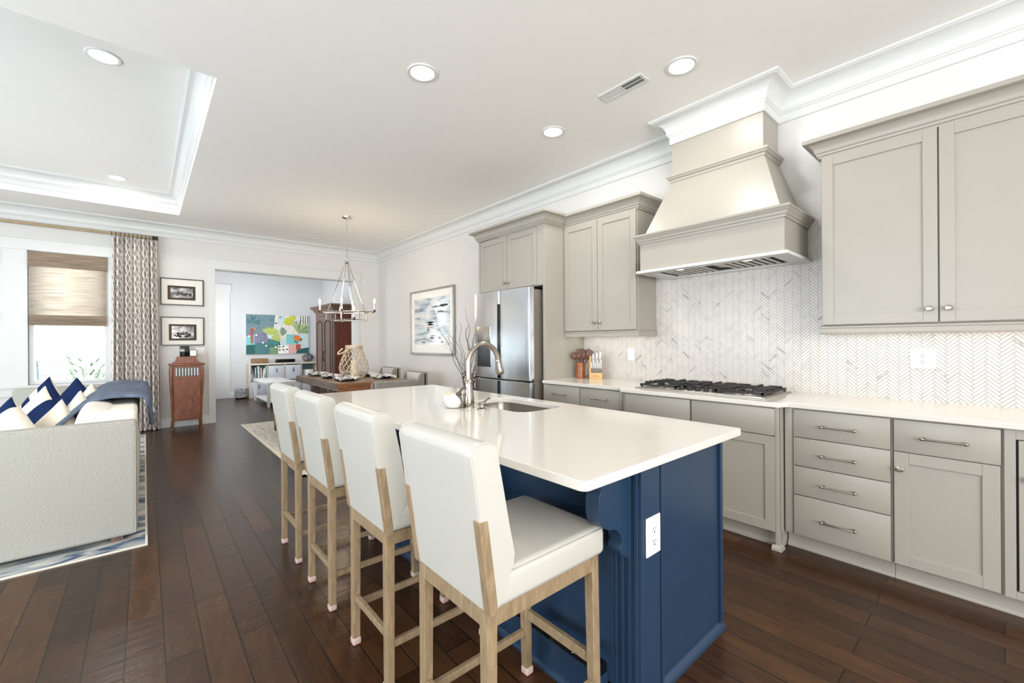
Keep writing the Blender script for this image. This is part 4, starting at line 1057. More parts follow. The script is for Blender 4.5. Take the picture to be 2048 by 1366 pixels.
# antique record cabinet
t = thing('record_cabinet', 'antique mahogany record cabinet on slender legs against the back wall', 'cabinet', (.494, 8.28, 0)); w_ = .176; yf = -.16
mb = MB(); mb.box(-w_, w_, yf, .155, .14, .97); mb.build('case', M['gramwood'], t, bevel=.003)
mb = MB(); mb.rbox(-.215, .215, yf - .03, .175, .97, 1.0, .008); mb.build('top_board', M['gramwood'], t)
mb = MB(); pr = [(-.165, 1.0), (-.16, 1.012), (-.135, 1.03), (-.122, 1.06), (-.118, 1.09), (-.105, 1.105), (.105, 1.105), (.118, 1.09), (.122, 1.06), (.135, 1.03), (.16, 1.012), (.165, 1.0)]
mb.prism(pr, yf + .02, .15, 'y'); mb.build('domed_lid', M['gramwood'], t, bevel=.004)
d_ = MB(); d_.box(-w_ + .015, w_ - .015, yf - .012, yf, .16, .765); d_ = d_.build('door', M['gramwood'], t, bevel=.003)
MB().sphere((w_ - .03, yf - .018, .46), .008, 10).build('knob', M['bronze'], d_)
mb = MB(); mb.box(-.14, .14, yf - .004, yf + .001, .81, .935); g = mb.build('grille_opening', M['slot'], t)
for k in range(8):
    x = -.128 + k * .0366; MB().rbox(x - .011, x + .011, yf - .012, yf - .003, .812, .933, .004).build('grille_slat', M['taupelight'], g)
mb = MB(); mb.box(-w_, w_, yf - .008, yf, .775, .80); mb.box(-w_, w_, yf - .008, yf, .94, .968); mb.build('rails', M['gramwood'], t)
for sx in (-1, 1):
    for (yy, sy) in ((yf, -1), (.155, 1)):
        mb = MB(); x = sx * (w_ - .008)
        pts = [(x + sx * .010, yy, .965), (x + sx * .018, yy + sy * .004, .90), (x + sx * .02, yy + sy * .004, .76), (x + sx * .010, yy, .5), (x + sx * .002, yy, .25), (x + sx * .002, yy, .12), (x + sx * .010, yy + sy * .008, .03), (x + sx * .014, yy + sy * .01, 0)]
        mb.tube(pts, [.018, .020, .018, .014, .012, .011, .011, .013], 8); mb.build('cabriole_leg', M['gramwood'], t)
o = MB().rbox(.415, .53, 8.25, 8.35, 1.105, 1.265, .004).build('black_speaker_box', M['gloss_black']); tag(o, 'small black box standing on the record cabinet', 'box')
t = thing('desk_clock', 'small white cube clock beside the black box', 'clock', (.575, 8.235, 1.105))
MB().rbox(-.045, .045, -.02, .02, 0, .1, .003).build('case', M['blackframe'], t); MB().box(-.038, .038, -.0215, -.019, .007, .093).build('face', M['white'], t)
MB().box(-.001, .001, -.0225, -.0212, .045, .072).build('hand', M['slot'], t)

# ------------------------------------------------------------------ dining area
o = MB().box(1.15, 3.5, 4.45, 7.94, 0, .008).build('dining_rug', M['rugcream']); tag(o, 'cream streaked rug under the dining table', 'rug')
mb = MB(); mb.box(-1.175, 1.175, -1.745, -1.70, 0, .0085); mb.box(-1.175, -1.13, -1.745, 1.745, 0, .0085); mb.build('rug_border', M['rugedge'], o)
TXa, TXb, TYa, TYb = 1.905, 2.9, 5.64, 7.67
t = thing('dining_table', 'weathered wood dining table with thick top', 'table', ((TXa + TXb) / 2, (TYa + TYb) / 2, .008)); hx, hy = (TXb - TXa) / 2, (TYb - TYa) / 2
MB().box(-hx, hx, -hy + .12, hy, .70, .752).build('tabletop', M['greywood'], t, bevel=.003)
MB().box(-hx, hx, -hy, -hy + .12, .70, .752).build('end_board', M['tablebrown'], t, bevel=.003)
mb = MB(); mb.box(-hx + .0, hx, -hy, -hy + .03, .655, .70); mb.build('end_apron', M['tablebrown'], t, bevel=.002)
for sx in (-1, 1): MB().box(sx * hx, sx * (hx - .03), -hy + .03, hy, .655, .70).build('side_apron', M['greywood'], t, bevel=.002)
for sx in (-1, 1):
    for sy in (-1, 1):
        MB().box(sx * (hx - .14), sx * (hx - .26), sy * (hy - .3), sy * (hy - .42), 0, .70).build('leg', M['brownwood'], t, bevel=.004)
# place settings
def setting(x, y, k, where):
    g = 'place settings on the dining table'
    o = MB().box(x - .20, x + .20, y - .155, y + .155, .760, .764).build('placemat', M['jute']); tag(o, 'woven jute placemat ' + where, 'placemat', 'jute placemats')
    o = MB().lathe([(.06, 0), (.10, .004), (.155, .022), (.157, .025), (.10, .010), (0, .007)], 32, c=(x, y, .764)).build('dinner_plate', M['navyplate']); tag(o, 'dark blue plate ' + where, 'plate', 'dark blue plates')
    mb = MB(); rnd = random.Random(k)
    def F(u, v):
        a, r = u * 2 * PI, v; rr = .170 * r * (1 + .18 * math.sin(3 * a + k))
        return Vector((x + rr * math.cos(a), y + rr * math.sin(a), .800 + .034 * (1 - r) + .020 * math.sin(4 * a + k * 2) * r * (1 - .4 * r) + .008 * math.sin(9 * a + 7 * r)))
    mb.grid(F, 48, 10); o = mb.build('napkin', M['napkin'], solid=.004, sharp=90); tag(o, 'blotched grey and white napkin ' + where, 'napkin', 'patterned napkins')
setting(2.14, 6.02, 1, 'at the near left seat'); setting(2.14, 6.62, 2, 'at the middle left seat'); setting(2.14, 7.25, 3, 'at the far left seat')
setting(2.68, 6.02, 4, 'at the near right seat'); setting(2.68, 6.62, 5, 'at the middle right seat'); setting(2.68, 7.25, 6, 'at the far right seat')
# rattan lantern
t = thing('rattan_lantern', 'pale rattan lattice lantern with side handle on the dining table', 'lantern', (2.41, 6.45, .760))
prof = [(.12, 0), (.175, .05), (.208, .12), (.212, .18), (.19, .26), (.155, .35), (.128, .42), (.118, .47)]
def pr_at(z):
    for (r0, z0), (r1, z1) in zip(prof, prof[1:]):
        if z0 <= z <= z1: return r0 + (r1 - r0) * (z - z0) / (z1 - z0)
    return prof[-1][0]
mb = MB()
for s in (-1, 1):
    for k in range(15):
        a0 = 2 * PI * k / 15; mb.tube([(pr_at(z) * math.cos(a0 + s * z * 3.4), pr_at(z) * math.sin(a0 + s * z * 3.4), z) for z in [.47 * i / 14 for i in range(15)]], .0048, 5)
mb.build('lattice', M['rattan'], t)
for z, r in ((.0, .12), (.47, .118), (.455, .12), (.485, .116)):
    MB().tube([(r * math.cos(a), r * math.sin(a), z + .008) for a in [2 * PI * i / 32 for i in range(32)]], .009, 8, closed=True).build('hoop', M['rattan'], t)
MB().tube(arc((0, 0, 0), .2, -.35, PI + .35, 16, 'xy')[0:0] + [(-.12 - .11 * math.sin(PI * i / 12), .14 * math.cos(PI * i / 12), .45 - .08 * math.sin(PI * i / 12)) for i in range(13)], .012, 8).build('handle', M['rattan'], t)
o = MB().lathe([(.05, 0), (.05, .26), (.045, .265), (0, .26)], 20, c=(2.41, 6.45, .765)).build('pillar_candle', M['candlewax']); tag(o, 'cream pillar candle inside the rattan lantern', 'candle')
# dining chairs with wings and nail heads
def dining_chair(label, loc, rz, main='taupe', ht=.83):
    t = thing('dining_chair', label, 'chair', loc, rz, 'grey upholstered dining chairs'); w2 = .27
    MB().rbox(-w2 + .03, w2 - .03, -.28, .2, .38, .48, .025, 4).build('seat', M['taupelight'], t)
    # front faces -y ; back at +y
    mb = MB(); mb.rbox(-w2, w2, .20, .28, .38, ht, .018, 4); bk = mb.build('backrest', M[main], t)
    MB().rbox(-w2 + .05, w2 - .05, .165, .205, .47, ht - .012, .018, 4).build('back_pad', M['taupelight'], t)
    for s in (-1, 1):
        mb = MB(); mb.prism([(.10, .46), (.09, .56), (.11, .70), (.15, ht - .03), (.20, ht - .003), (.25, ht - .003), (.25, .46)], s * w2, s * (w2 - .045), 'x')
        wg = mb.build('wing', M[main], t, bevel=.012, seg=3)
        mb = MB()
        for i in range(14):
            z = .48 + i * .024; yy = .10 + .0 if z < .6 else .10 + (z - .6) * .22
            mb.sphere((s * (w2 + .0012), yy + .012, z), .0052, 6)
        o = mb.build('nail_heads', M['chain'], wg); tag(o, kind='stuff')
    mb = MB()
    for i in range(24): mb.sphere((-w2 + .015 + i * (2 * w2 - .03) / 23, .2815, ht - .02), .006, 6)
    o = mb.build('nail_heads', M['chain'], bk); tag(o, kind='stuff')
    for sx in (-1, 1):
        for y in (-.25, .24): MB().tube([(sx * (w2 - .06), y, .39), (sx * (w2 - .055), y + (.02 if y > 0 else 0), 0)], [.024, .014], 4).build('leg', M['slot'], t)
    return t
dining_chair('grey nailhead dining chair with its back to the island, near table end', (2.27, 4.98, .008), 0 + PI, ht=.84)
dining_chair('nearer grey winged dining chair on the wall side of the table', (3.0, 6.02, .008), -PI / 2, ht=.835)
dining_chair('farther grey winged dining chair on the wall side of the table', (3.02, 6.98, .008), -PI / 2, ht=.86)
t = thing('dining_bench', 'pale teal upholstered bench with black legs beside the dining table', 'bench', (1.62, 6.5, .008))
MB().rbox(-.19, .19, -.6, .6, .36, .47, .03, 4).build('seat', M['teal'], t)
for x in (-.15, .15):
    for y in (-.55, .55): MB().tube([(x, y, .37), (x, y, 0)], [.032, .022], 4).build('leg', M['slot'], t)
# chandelier
t = thing('chandelier', 'polished nickel candle chandelier hanging on a chain over the dining table', 'chandelier', (2.25, 6.28, 1.6), -YAW)
zc = ZC - 1.6
MB().lathe([(.0, -.03), (.02, -.03), (.062, -.022), (.066, 0), (0, 0)], 24, c=(0, 0, zc)).build('canopy', M['chain'], t)
MB().tube([(0, 0, zc - .03), (0, 0, zc - .05)], .008, 8).build('canopy_stem', M['chain'], t)
z = zc - .05; k = 0; hubz = .865
while z > hubz + .085:
    pl = 'xz' if k % 2 == 0 else 'yz'
    pts = [(p[0], p[1], p[2]) for p in arc((0, 0, z - .022), .011, 0, 2 * PI, 10, pl)[:-1]]
    pts = [(p[0], p[1], (p[2] - (z - .022)) * 2 + (z - .022)) for p in pts]
    MB().tube(pts, .0026, 5, closed=True).build('chain_link', M['chain'], t); z -= .034; k += 1
MB().tube(arc((0, 0, hubz + .05), .034, 0, 2 * PI, 24)[:-1], .004, 8, closed=True).build('loop', M['chain'], t)
MB().lathe([(.0, 0), (.03, 0), (.034, .008), (.02, .018), (0, .02)], 18, c=(0, 0, hubz - .005)).build('hub', M['chain'], t)
R1, Z1, Z0 = .40, .145, .03
up_ = [(-R1, 0), (-R1 * .45, -.2), (R1 * .45, -.2), (R1, 0), (R1 * .45, .2), (-R1 * .45, .2)]
MB().tube([(x, y, Z1) for x, y in up_], .008, 6, closed=True).build('upper_ring', M['chain'], t)
lo_ = [(-.235, -.16), (.235, -.16), (.235, .16), (-.235, .16)]
MB().tube([(x, y, Z0) for x, y in lo_], .008, 6, closed=True).build('lower_ring', M['chain'], t)
for x, y in lo_: MB().tube([(x, y, Z0), (x, y, Z1), (x * .78, y * 1.22, Z1)], .007, 6).build('connector', M['chain'], t)
for x, y in ((-.2, -.2), (.2, -.2), (.2, .2), (-.2, .2), (0, .2)): MB().tube([(x, y, Z1), (x * .08, y * .08, hubz)], .006, 6).build('rod', M['chain'], t)
for y in (-.2,): MB().tube([(0, y, Z1), (0, y, .0), (0, -.16, -.0)], .007, 6).build('connector', M['chain'], t)
for (x, y, zb) in ((-R1, 0, Z1), (R1, 0, Z1), (0, -.2, Z1), (0, .2, Z1), (-.15, .16, Z0), (.16, -.16, Z0)):
    c = MB().lathe([(.008, 0), (.016, .004), (.016, .03), (.012, .034), (0, .034)], 14, c=(x, y, zb)).build('candle_cup', M['bronze'], t)
    MB().lathe([(.0115, .03), (.0115, .125), (0, .127)], 14, c=(x, y, zb)).build('candle_sleeve', M['porcelain'], c)
    MB().lathe([(.005, .125), (.013, .145), (.012, .165), (.003, .2), (0, .202)], 12, c=(x, y, zb)).build('bulb', M['bulb'], c)
lamp('chandelier_glow', 'POINT', (2.25, 6.28, 1.98), 14, (1, .8, .56), shadow_soft_size=.25)

# wall art
t = thing('framed_seascape', 'large silver-framed abstract seascape on the white wall left of the refrigerator', 'picture', (XW, 6.29, 1.088), -PI / 2); w2 = .715; h = 1.107; f = .032
mb = MB(); mb.box(-w2, w2, -.04, 0, 0, f); mb.box(-w2, w2, -.04, 0, h - f, h); mb.box(-w2, -w2 + f, -.04, 0, f, h - f); mb.box(w2 - f, w2, -.04, 0, f, h - f); mb.build('frame', M['silverframe'], t, bevel=.004)
MB().box(-w2 + f, w2 - f, -.02, -.005, f, h - f).build('mat_board', M['white'], t)
p = MB().box(-w2 + .14, w2 - .13, -.022, -.02, .17, h - .15).build('print', M['seascape'], t)
mb = MB(); rnd = random.Random(11); mats = [M['p_slate'], M['p_pale'], M['p_black'], M['beige']]
for k in range(26):
    x = rnd.uniform(-.48, .3); z = rnd.uniform(.2, .8); ww = rnd.uniform(.06, .3); hh = rnd.uniform(.006, .03)
    pr = [(x + ww * (i / 8) , z + hh * math.sin(PI * i / 8) * rnd.uniform(.6, 1.2)) for i in range(9)] + [(x + ww * (1 - i / 8), z - hh * .6 * math.sin(PI * i / 8) * rnd.uniform(.4, 1.2)) for i in range(1, 8)]
    mb.prism(pr, -.0232, -.0222, 'y', mi=rnd.choice([0, 1, 1, 3, 3, 0]))
mb.prism([(.25, .80), (.33, .83), (.52, .825), (.53, .80), (.38, .785)], -.0234, -.0222, 'y', mi=2)
mb.build('brush_strokes', mats, p)
# twigs in a floor vase
t = thing('twig_vase', 'tall floor vase of dark curly twigs between the picture and refrigerator', 'vase', (3.38, 4.80, 0))
MB().lathe([(.07, 0), (.11, .05), (.12, .25), (.085, .45), (.05, .54), (.06, .58), (.05, .575), (0, .5)], 24).build('vase', M['stone'], t)
rnd = random.Random(21)
for k in range(15):
    a = rnd.uniform(0, 2 * PI); sp = rnd.uniform(.12, .55); hgt = rnd.uniform(.9, 1.42); pts = []; ph = rnd.uniform(0, 6)
    n = 16
    for i in range(n + 1):
        q = i / n; r = sp * q ** 1.3
        pts.append((min(.2, r * math.cos(a) + .045 * math.sin(q * 17 + ph)), r * math.sin(a) + .045 * math.cos(q * 14 + ph), .4 + hgt * q))
    mb = MB(); mb.tube(pts, [.0062 - .0042 * i / n for i in range(n + 1)], 5)
    j = rnd.randint(6, 10); b0 = Vector(pts[j]); d_ = Vector((rnd.uniform(-.2, .05), rnd.uniform(-.2, .2), .22)); mb.tube([b0, b0 + d_ * .5 + Vector((.02, 0, 0)), b0 + d_], [.0025, .002, .001], 5)
    tw = mb.build('twig', M['twig'], t)
mb = MB()
for k in range(40): mb.sphere((rnd.uniform(-.06, .06), rnd.uniform(-.1, .1), rnd.uniform(.66, .95)), rnd.uniform(.008, .016), 6)
tag(mb.build('blossoms', M['bloom'], t), kind='stuff')

# ------------------------------------------------------------------ countertop items
JX, JY = 3.46, 2.90
t = thing('utensil_holder', 'round acacia wood utensil holder on the countertop', 'utensil holder', (JX, JY, .914))
MB().lathe([(.044, 0), (.048, .004), (.048, .16), (.046, .162), (.042, .16), (.042, .012), (0, .012)], 28).build('cup', M['jar'], t)
def utensil(kind, label, ang, tilt, L_, flip=0):
    mb = MB(); 
    if kind == 'spoon':
        mb.tube([(0, 0, 0), (0, 0, L_ * .72)], [.005, .006], 8); mb.sphere((0, 0, L_ * .86), .5, 14, sc=(.066, .02, L_ * .3))
    elif kind == 'spatula':
        mb.tube([(0, 0, 0), (0, 0, L_ * .62)], [.005, .006], 8); mb.prism([(-.008, L_ * .6), (-.032, L_ * .72), (-.040, L_), (.034, L_ * .97), (.030, L_ * .72), (.008, L_ * .6)], -.003, .003, 'y')
    else:
        mb.tube([(0, 0, 0), (0, 0, L_ * .8)], [.005, .006], 8); mb.sphere((0, 0, L_ * .88), .5, 12, sc=(.055, .016, .07))
        for k in range(8):
            a = -.3 + k * (PI + .6) / 7; mb.rbox(-.004, .004, -.005, .005, .02, .05, .002, T=Matrix.Translation((0, 0, L_ * .87)) @ Matrix.Rotation(a - PI / 2, 4, 'Y'))
    T = Matrix.Translation((JX, JY, .928)) @ Matrix.Rotation(ang, 4, 'Z') @ Matrix.Translation((-.012, 0, 0)) @ Matrix.Rotation(tilt, 4, 'Y') @ Matrix.Rotation(-ang + flip, 4, 'Z')
    for v in mb.bm.verts: v.co = T @ v.co
    tag(mb.build('wooden_' + ('pasta_fork' if kind == 'fork' else kind), M['utensil']), label, kind if kind != 'fork' else 'pasta fork', 'wooden utensils in the holder')
va = -YAW
utensil('spoon', 'wooden spoon leaning leftmost in the utensil holder', va + PI, .34, .27, va)
utensil('spoon', 'broad wooden spoon in front in the utensil holder', va + PI + .4, .16, .255, va)
utensil('fork', 'wooden toothed pasta fork standing up in the utensil holder', va + PI * .7, .06, .29, va)
utensil('spoon', 'slim wooden spoon right of centre in the utensil holder', va - .5, .2, .265, va)
utensil('spatula', 'flat wooden spatula leaning rightmost in the utensil holder', va, .42, .31, va)
utensil('spatula', 'wooden slotted turner behind the slim spoon in the holder', va + .5, .28, .30, va)
o = MB().rbox(JX + .0, JX + .05, JY - .11, JY - .06, .914, .937, .003).build('small_dark_box', M['brownwood']); tag(o, 'small dark wooden block behind the utensil holder', 'block')
KX, KY = 3.50, 2.73
t = thing('knife_block', 'beech knife block with upright clear back on the countertop', 'knife block', (KX, KY, .914), -PI / 2 + .55)
MB().rbox(-.066, .066, -.03, .05, 0, .062, .003).build('base_block', M['beech'], t)
MB().box(-.068, -.05, .0, .05, .062, .235).build('side_post', M['beech'], t, bevel=.002)
M['acrylic'] = clearpane('clear_acrylic', .12)
MB().box(-.05, .066, .038, .042, .06, .23).build('clear_panel', M['acrylic'], t)
mb = MB()
for k, x in enumerate((-.032, -.02, -.008, .004, .016, .026)):
    mb.tube([Vector((x, -.0306, .03)) + Vector(p) for p in arc((0, 0, 0), .005, 0, 2 * PI * (.99 if k % 2 else .6), 10)], .0009, 4)
mb.build('engraved_name', M['slot'], t)
T = Matrix.Translation((KX, KY, .914)) @ Matrix.Rotation(-PI / 2 + .55, 4, 'Z')
for k in range(6):
    x = -.042 + k * .0185; mb = MB()
    hz = .17 + (.03 if k % 2 else 0)
    mb.box(x - .0012, x + .0012, -.006, .012, .055, .12, mi=1, T=T); mb.rbox(x - .006, x + .006, -.008, .012, .10, hz, .003, 2, mi=0, T=T)
    mb.box(x - .0066, x + .0066, -.009, .013, .10, .108, mi=1, T=T); mb.rbox(x - .006, x + .006, -.006, .01, hz, hz + .012, .003, 2, mi=1, T=T)
    tag(mb.build('steak_knife', [M['porcelain'], M['nickel']]), 'white-handled knife standing in the front slots of the knife block', 'knife', 'white-handled knives in the front slots')
for k in range(3):
    x = -.03 + k * .035; mb = MB()
    mb.rbox(x - .009, x + .009, .016, .034, .15, .255 + .012 * k, .004, 2, mi=0, T=T); mb.box(x - .0014, x + .0014, .016, .034, .06, .15, mi=1, T=T)
    tag(mb.build('kitchen_knife', [M['porcelain'], M['nickel']]), 'tall white-handled kitchen knife in the rear of the knife block', 'knife', 'tall knives at the rear of the block')

# ------------------------------------------------------------------ ceiling fixtures
spots = [(1.444, 2.582, ZC, 'recessed ceiling light above the island, left of the air vent'), (2.726, 1.399, ZC, 'recessed ceiling light nearest the range hood and air vent'), (2.719, 2.573, ZC, 'recessed ceiling light between the island and the refrigerator'), (-.214, 4.28, ZC + TD, 'nearer recessed light inside the tray ceiling'), (-.246, 7.3, ZC + TD, 'farther small recessed light inside the tray ceiling')]
t0 = None
for x, y, z, l_ in spots:
    if t0 is None:
        t0 = thing('recessed_light', l_, 'ceiling light', (x, y, z), group='recessed downlights')
        mb = MB(); mb.lathe([(.078, 0), (.1, 0), (.1, -.004), (.096, -.008), (.08, -.008), (.078, -.004), (.078, 0)], 32, cap=False); 
        n_ = mb.build('trim_ring', M['trim'], t0)
        MB().lathe([(0, -.003), (.079, -.003), (.079, -.001), (0, -.001)], 32).build('lens', M['lens'], t0)
    else: dup(t0, (x, y, z), 0, l_)
    lamp('downlight_glow', 'AREA', (x, y, z - .012), 6.5 if y < 3 else 6, (1, .97, .92), rot=(0, 0, 0), shape='DISK', size=.15)
def vent(label, x, y, rz, L_=.36, W_v=.115):
    t = thing('air_vent', label, 'vent', (x, y, ZC - .008), rz, 'ceiling air vents')
    mb = MB(); f = .02; mb.box(-L_ / 2, L_ / 2, -W_v / 2, -W_v / 2 + f, 0, .008); mb.box(-L_ / 2, L_ / 2, W_v / 2 - f, W_v / 2, 0, .008); mb.box(-L_ / 2, -L_ / 2 + f, -W_v / 2 + f, W_v / 2 - f, 0, .008); mb.box(L_ / 2 - f, L_ / 2, -W_v / 2 + f, W_v / 2 - f, 0, .008); mb.box(-.006, .006, -W_v / 2 + f, W_v / 2 - f, 0, .008)
    mb.build('frame', M['trim'], t, bevel=.001)
    MB().box(-L_ / 2 + f, L_ / 2 - f, -W_v / 2 + f, W_v / 2 - f, .0065, .0078).build('dark_duct', M['slot'], t)
    for s in (-1, 1):
        mb = MB()
        for k in range(13):
            xx = s * (.016 + k * .0118)
            mb.box(-.0006, .0006, -W_v / 2 + f, W_v / 2 - f, -.005, .005, T=Matrix.Translation((xx, 0, .0035)) @ Matrix.Rotation(-s * .9, 4, 'Y'))
        mb.box(min(s * .01, s * (L_ / 2 - f)), max(s * .01, s * (L_ / 2 - f)), -.002, .002, .001, .006)
        mb.build('louvre_bank', M['trim'], t)
vent('white louvred ceiling vent beside the recessed light near the hood', 2.64, 1.80, -PI / 2)
vent('white ceiling vent near the opening to the study', 2.22, 7.98, 0, .3, .1)

# ------------------------------------------------------------------ study furniture
# painting
t = thing('tropical_painting', 'colourful abstract garden painting with palms on the study wall', 'painting', (2.58, YF - .001, 1.03)); pw, ph = .71, .975
MB().box(-pw, pw, -.04, 0, 0, ph).build('canvas', M['p_pale'], t)
names = ['p_pale', 'p_teal', 'p_dteal', 'p_green', 'p_lime', 'p_leaf', 'p_cream', 'p_orange', 'p_pink', 'p_purple', 'p_black', 'p_white', 'p_aqua', 'p_red', 'p_slate']
mats = [M[n] for n in names]; I = {n: i for i, n in enumerate(names)}; mb = MB(); dep = [-.0402]
def PX(u, v):
    u = min(1, max(0, u)); v = min(1, max(0, v)); return (-pw + u * 2 * pw, (1 - v) * ph)
def patch(pts, c):
    mb.prism([PX(*p) for p in pts], dep[0], dep[0] - .0006, 'y', mi=I[c]); dep[0] -= .00025
def blob(u, v, ru, rv, c, n=14): patch([(u + ru * math.cos(2 * PI * i / n), v + rv * math.sin(2 * PI * i / n)) for i in range(n)], c)
def fan(u, v, a0, a1, r, c, c2, n=9):
    for i in range(n):
        a = a0 + (a1 - a0) * i / (n - 1); x, y = u + r * math.cos(a), v - r * 1.45 * math.sin(a); dx, dy = -math.sin(a) * .016, -math.cos(a) * .022
        patch([(u, v), (u + (x - u) * .6 + dx, v + (y - v) * .6 + dy), (x, y), (u + (x - u) * .6 - dx, v + (y - v) * .6 - dy)], c if i % 3 else c2)
patch([(0, 0), (.46, 0), (.44, .35), (.2, .55), (0, .5)], 'p_slate'); patch([(.45, 0), (.86, 0), (.9, .4), (.7, .6), (.5, .62), (.42, .35)], 'p_cream'); patch([(.48, .05), (.62, .0), (.6, .2), (.5, .3)], 'p_pale')
patch([(.85, .02), (1, 0), (1, .45), (.88, .45)], 'p_cream')
for k in range(7): patch([(.86 + k * .02, 0), (.872 + k * .02, 0), (.868 + k * .02, .2 + .03 * (k % 3)), (.855 + k * .02, .24)], 'p_black' if k % 2 == 0 else 'p_white')
patch([(0, .5), (.3, .42), (.36, .75), (0, .8)], 'p_purple'); patch([(.0, .55), (.12, .5), (.13, .78), (0, .78)], 'p_aqua')
patch([(0, .77), (.13, .76), (.13, 1), (0, 1)], 'p_dteal'); patch([(.13, .72), (.37, .7), (.37, 1), (.13, 1)], 'p_teal'); patch([(.36, .62), (.50, .62), (.5, 1), (.36, 1)], 'p_green')
patch([(.33, .62), (.5, .60), (.53, .80), (.35, .82)], 'p_dteal')
for k in range(4): patch([(.35, .64 + k * .045), (.4, .625 + k * .045), (.45, .645 + k * .045), (.5, .63 + k * .045), (.5, .642 + k * .045), (.45, .657 + k * .045), (.4, .637 + k * .045), (.35, .652 + k * .045)], 'p_aqua')
patch([(.62, .5), (.8, .5), (.82, .75), (.62, .75)], 'p_aqua'); patch([(.49, .78), (.66, .78), (.66, 1), (.49, 1)], 'p_white'); patch([(.66, .76), (.8, .76), (.8, 1), (.66, 1)], 'p_pink'); patch([(.8, .9), (1, .84), (1, 1), (.78, 1)], 'p_dteal'); patch([(.78, .76), (.86, .76), (.86, .9), (.78, .9)], 'p_red')
fan(.36, .52, .4, 2.5, .17, 'p_leaf', 'p_lime', 11); fan(.38, .62, -.2, 1.0, .16, 'p_leaf', 'p_lime', 8); fan(.28, .62, 1.9, 3.3, .14, 'p_purple', 'p_slate', 7)
fan(.1, .2, -.6, 3.6, .14, 'p_teal', 'p_slate', 10); fan(.82, .48, .6, 2.0, .26, 'p_leaf', 'p_green', 6); fan(.84, .44, -.1, .7, .22, 'p_green', 'p_leaf', 6); fan(.62, .42, 2.4, 3.9, .12, 'p_green', 'p_slate', 6)
blob(.66, .16, .08, .10, 'p_lime'); blob(.72, .05, .05, .06, 'p_lime'); blob(.79, .58, .055, .06, 'p_orange'); blob(.81, .62, .04, .05, 'p_orange'); blob(.13, .36, .02, .03, 'p_orange')
for (u, v) in ((.51, .82), (.57, .81), (.51, .9), (.57, .9), (.63, .89), (.76, .68), (.8, .71), (.85, .66), (.87, .62)): blob(u, v, .014, .018, 'p_black', 10)
for (u, v) in ((.38, .13), (.45, .21), (.52, .05), (.78, .18)): blob(u, v, .016, .022, 'p_teal', 10)
for (u, v) in ((.3, .79), (.45, .83), (.25, .71), (.04, .55), (.15, .52)): blob(u, v, .017, .022, 'p_white', 10)
patch([(.06, .35), (.09, .35), (.1, .7), (.07, .74)], 'p_red')
cv = [o for o in t.children] if False else None
mb.build('painted_shapes', mats, t)
# cube shelf
SXa, SXb, SH = 1.87, 3.42, .815; dS = .38; YS = YF - .015 - dS
t = thing('cube_shelf', 'pale wood cube shelving unit with grey bins under the painting', 'shelf', ((SXa + SXb) / 2, YS, 0)); w2 = (SXb - SXa) / 2; cwS = (2 * w2 - .04) / 4
MB().box(-w2, w2, 0, dS, SH - .04, SH).build('top_board', M['shelfwood'], t, bevel=.002); MB().box(-w2, w2, 0, dS, 0, .04).build('bottom_board', M['shelfwood'], t, bevel=.002)
for s in (-1, 1): MB().box(s * w2, s * (w2 - .04), 0, dS, .04, SH - .04).build('side_board', M['shelfwood'], t, bevel=.002)
MB().box(-w2 + .04, w2 - .04, 0, dS, .398, .415).build('shelf_board', M['shelfwood'], t)
for k in range(1, 4): MB().box(-w2 + .02 + k * cwS - .008, -w2 + .02 + k * cwS + .008, 0, dS, .04, SH - .04).build('divider', M['shelfwood'], t)
MB().box(-w2 + .04, w2 - .04, dS - .01, dS, .04, SH - .04).build('back_board', M['p_slate'], t)
def bin_(label, col, row):
    x0 = SXa + .02 + col * cwS + .014; x1 = x0 + cwS - .03; z0 = .041 if row == 0 else .416
    tb = thing('storage_bin', label, 'storage bin', ((x0 + x1) / 2, YS + .006, z0), group='grey cube storage bins')
    MB().rbox(-(x1 - x0) / 2, (x1 - x0) / 2, 0, .34, 0, .335, .006).build('fabric_box', M['greybin'], tb)
    MB().tube(arc((0, -.008, .25), .02, 0, 2 * PI, 14)[:-1], .004, 6, closed=True).build('ring_pull', M['chain'], tb)
    MB().rbox(-.016, .016, -.006, -.001, .17, .235, .003).build('tag_holder', M['chain'], tb)
bin_('grey storage bin in the upper second cube from the left', 1, 1); bin_('grey storage bin in the upper third cube from the left', 2, 1)
bin_('grey storage bin in the lower left cube', 0, 0); bin_('grey storage bin in the lower second cube', 1, 0); bin_('grey storage bin in the lower third cube', 2, 0); bin_('grey storage bin in the lower right cube', 3, 0)
o = MB().lathe([(.10, 0), (.13, .02), (.135, .19), (.13, .2), (.12, .19), (0, .03)], 20, c=(3.22, YS + .17, .4155)).build('white_basket', M['p_white']); tag(o, 'round white basket in the upper right cube', 'basket')
cols = ['p_white', 'p_pale', 'p_slate', 'p_cream', 'p_teal', 'p_white', 'p_purple', 'p_cream']
x = SXa + .055
for k in range(11):
    th = .014 + .006 * (k % 3); hh = .27 + .02 * ((k * 7) % 4); tl = .28 if k in (1, 2) else (-.12 if k > 7 else .03)
    T = Matrix.Translation((x + (.02 if k in (1, 2) else 0), 0, .418)) @ Matrix.Rotation(-tl if tl < 0.2 else -tl, 4, 'Y')
    mb = MB(); mb.box(0, th, YS + .05, YS + .28, 0, hh, mi=0, T=T); mb.box(th * .12, th * .88, YS + .055, YS + .281, .003, hh + .0005, mi=1, T=T)
    tag(mb.build('picture_book', [M[cols[k % 8]], M['matboard']]), 'thin book standing in the upper left cube of the shelf', 'book', 'books in the upper left cube')
    x += th + .010
o = MB(); o.rbox(-.17, .17, -.1, .1, 0, .115, .02, 3)
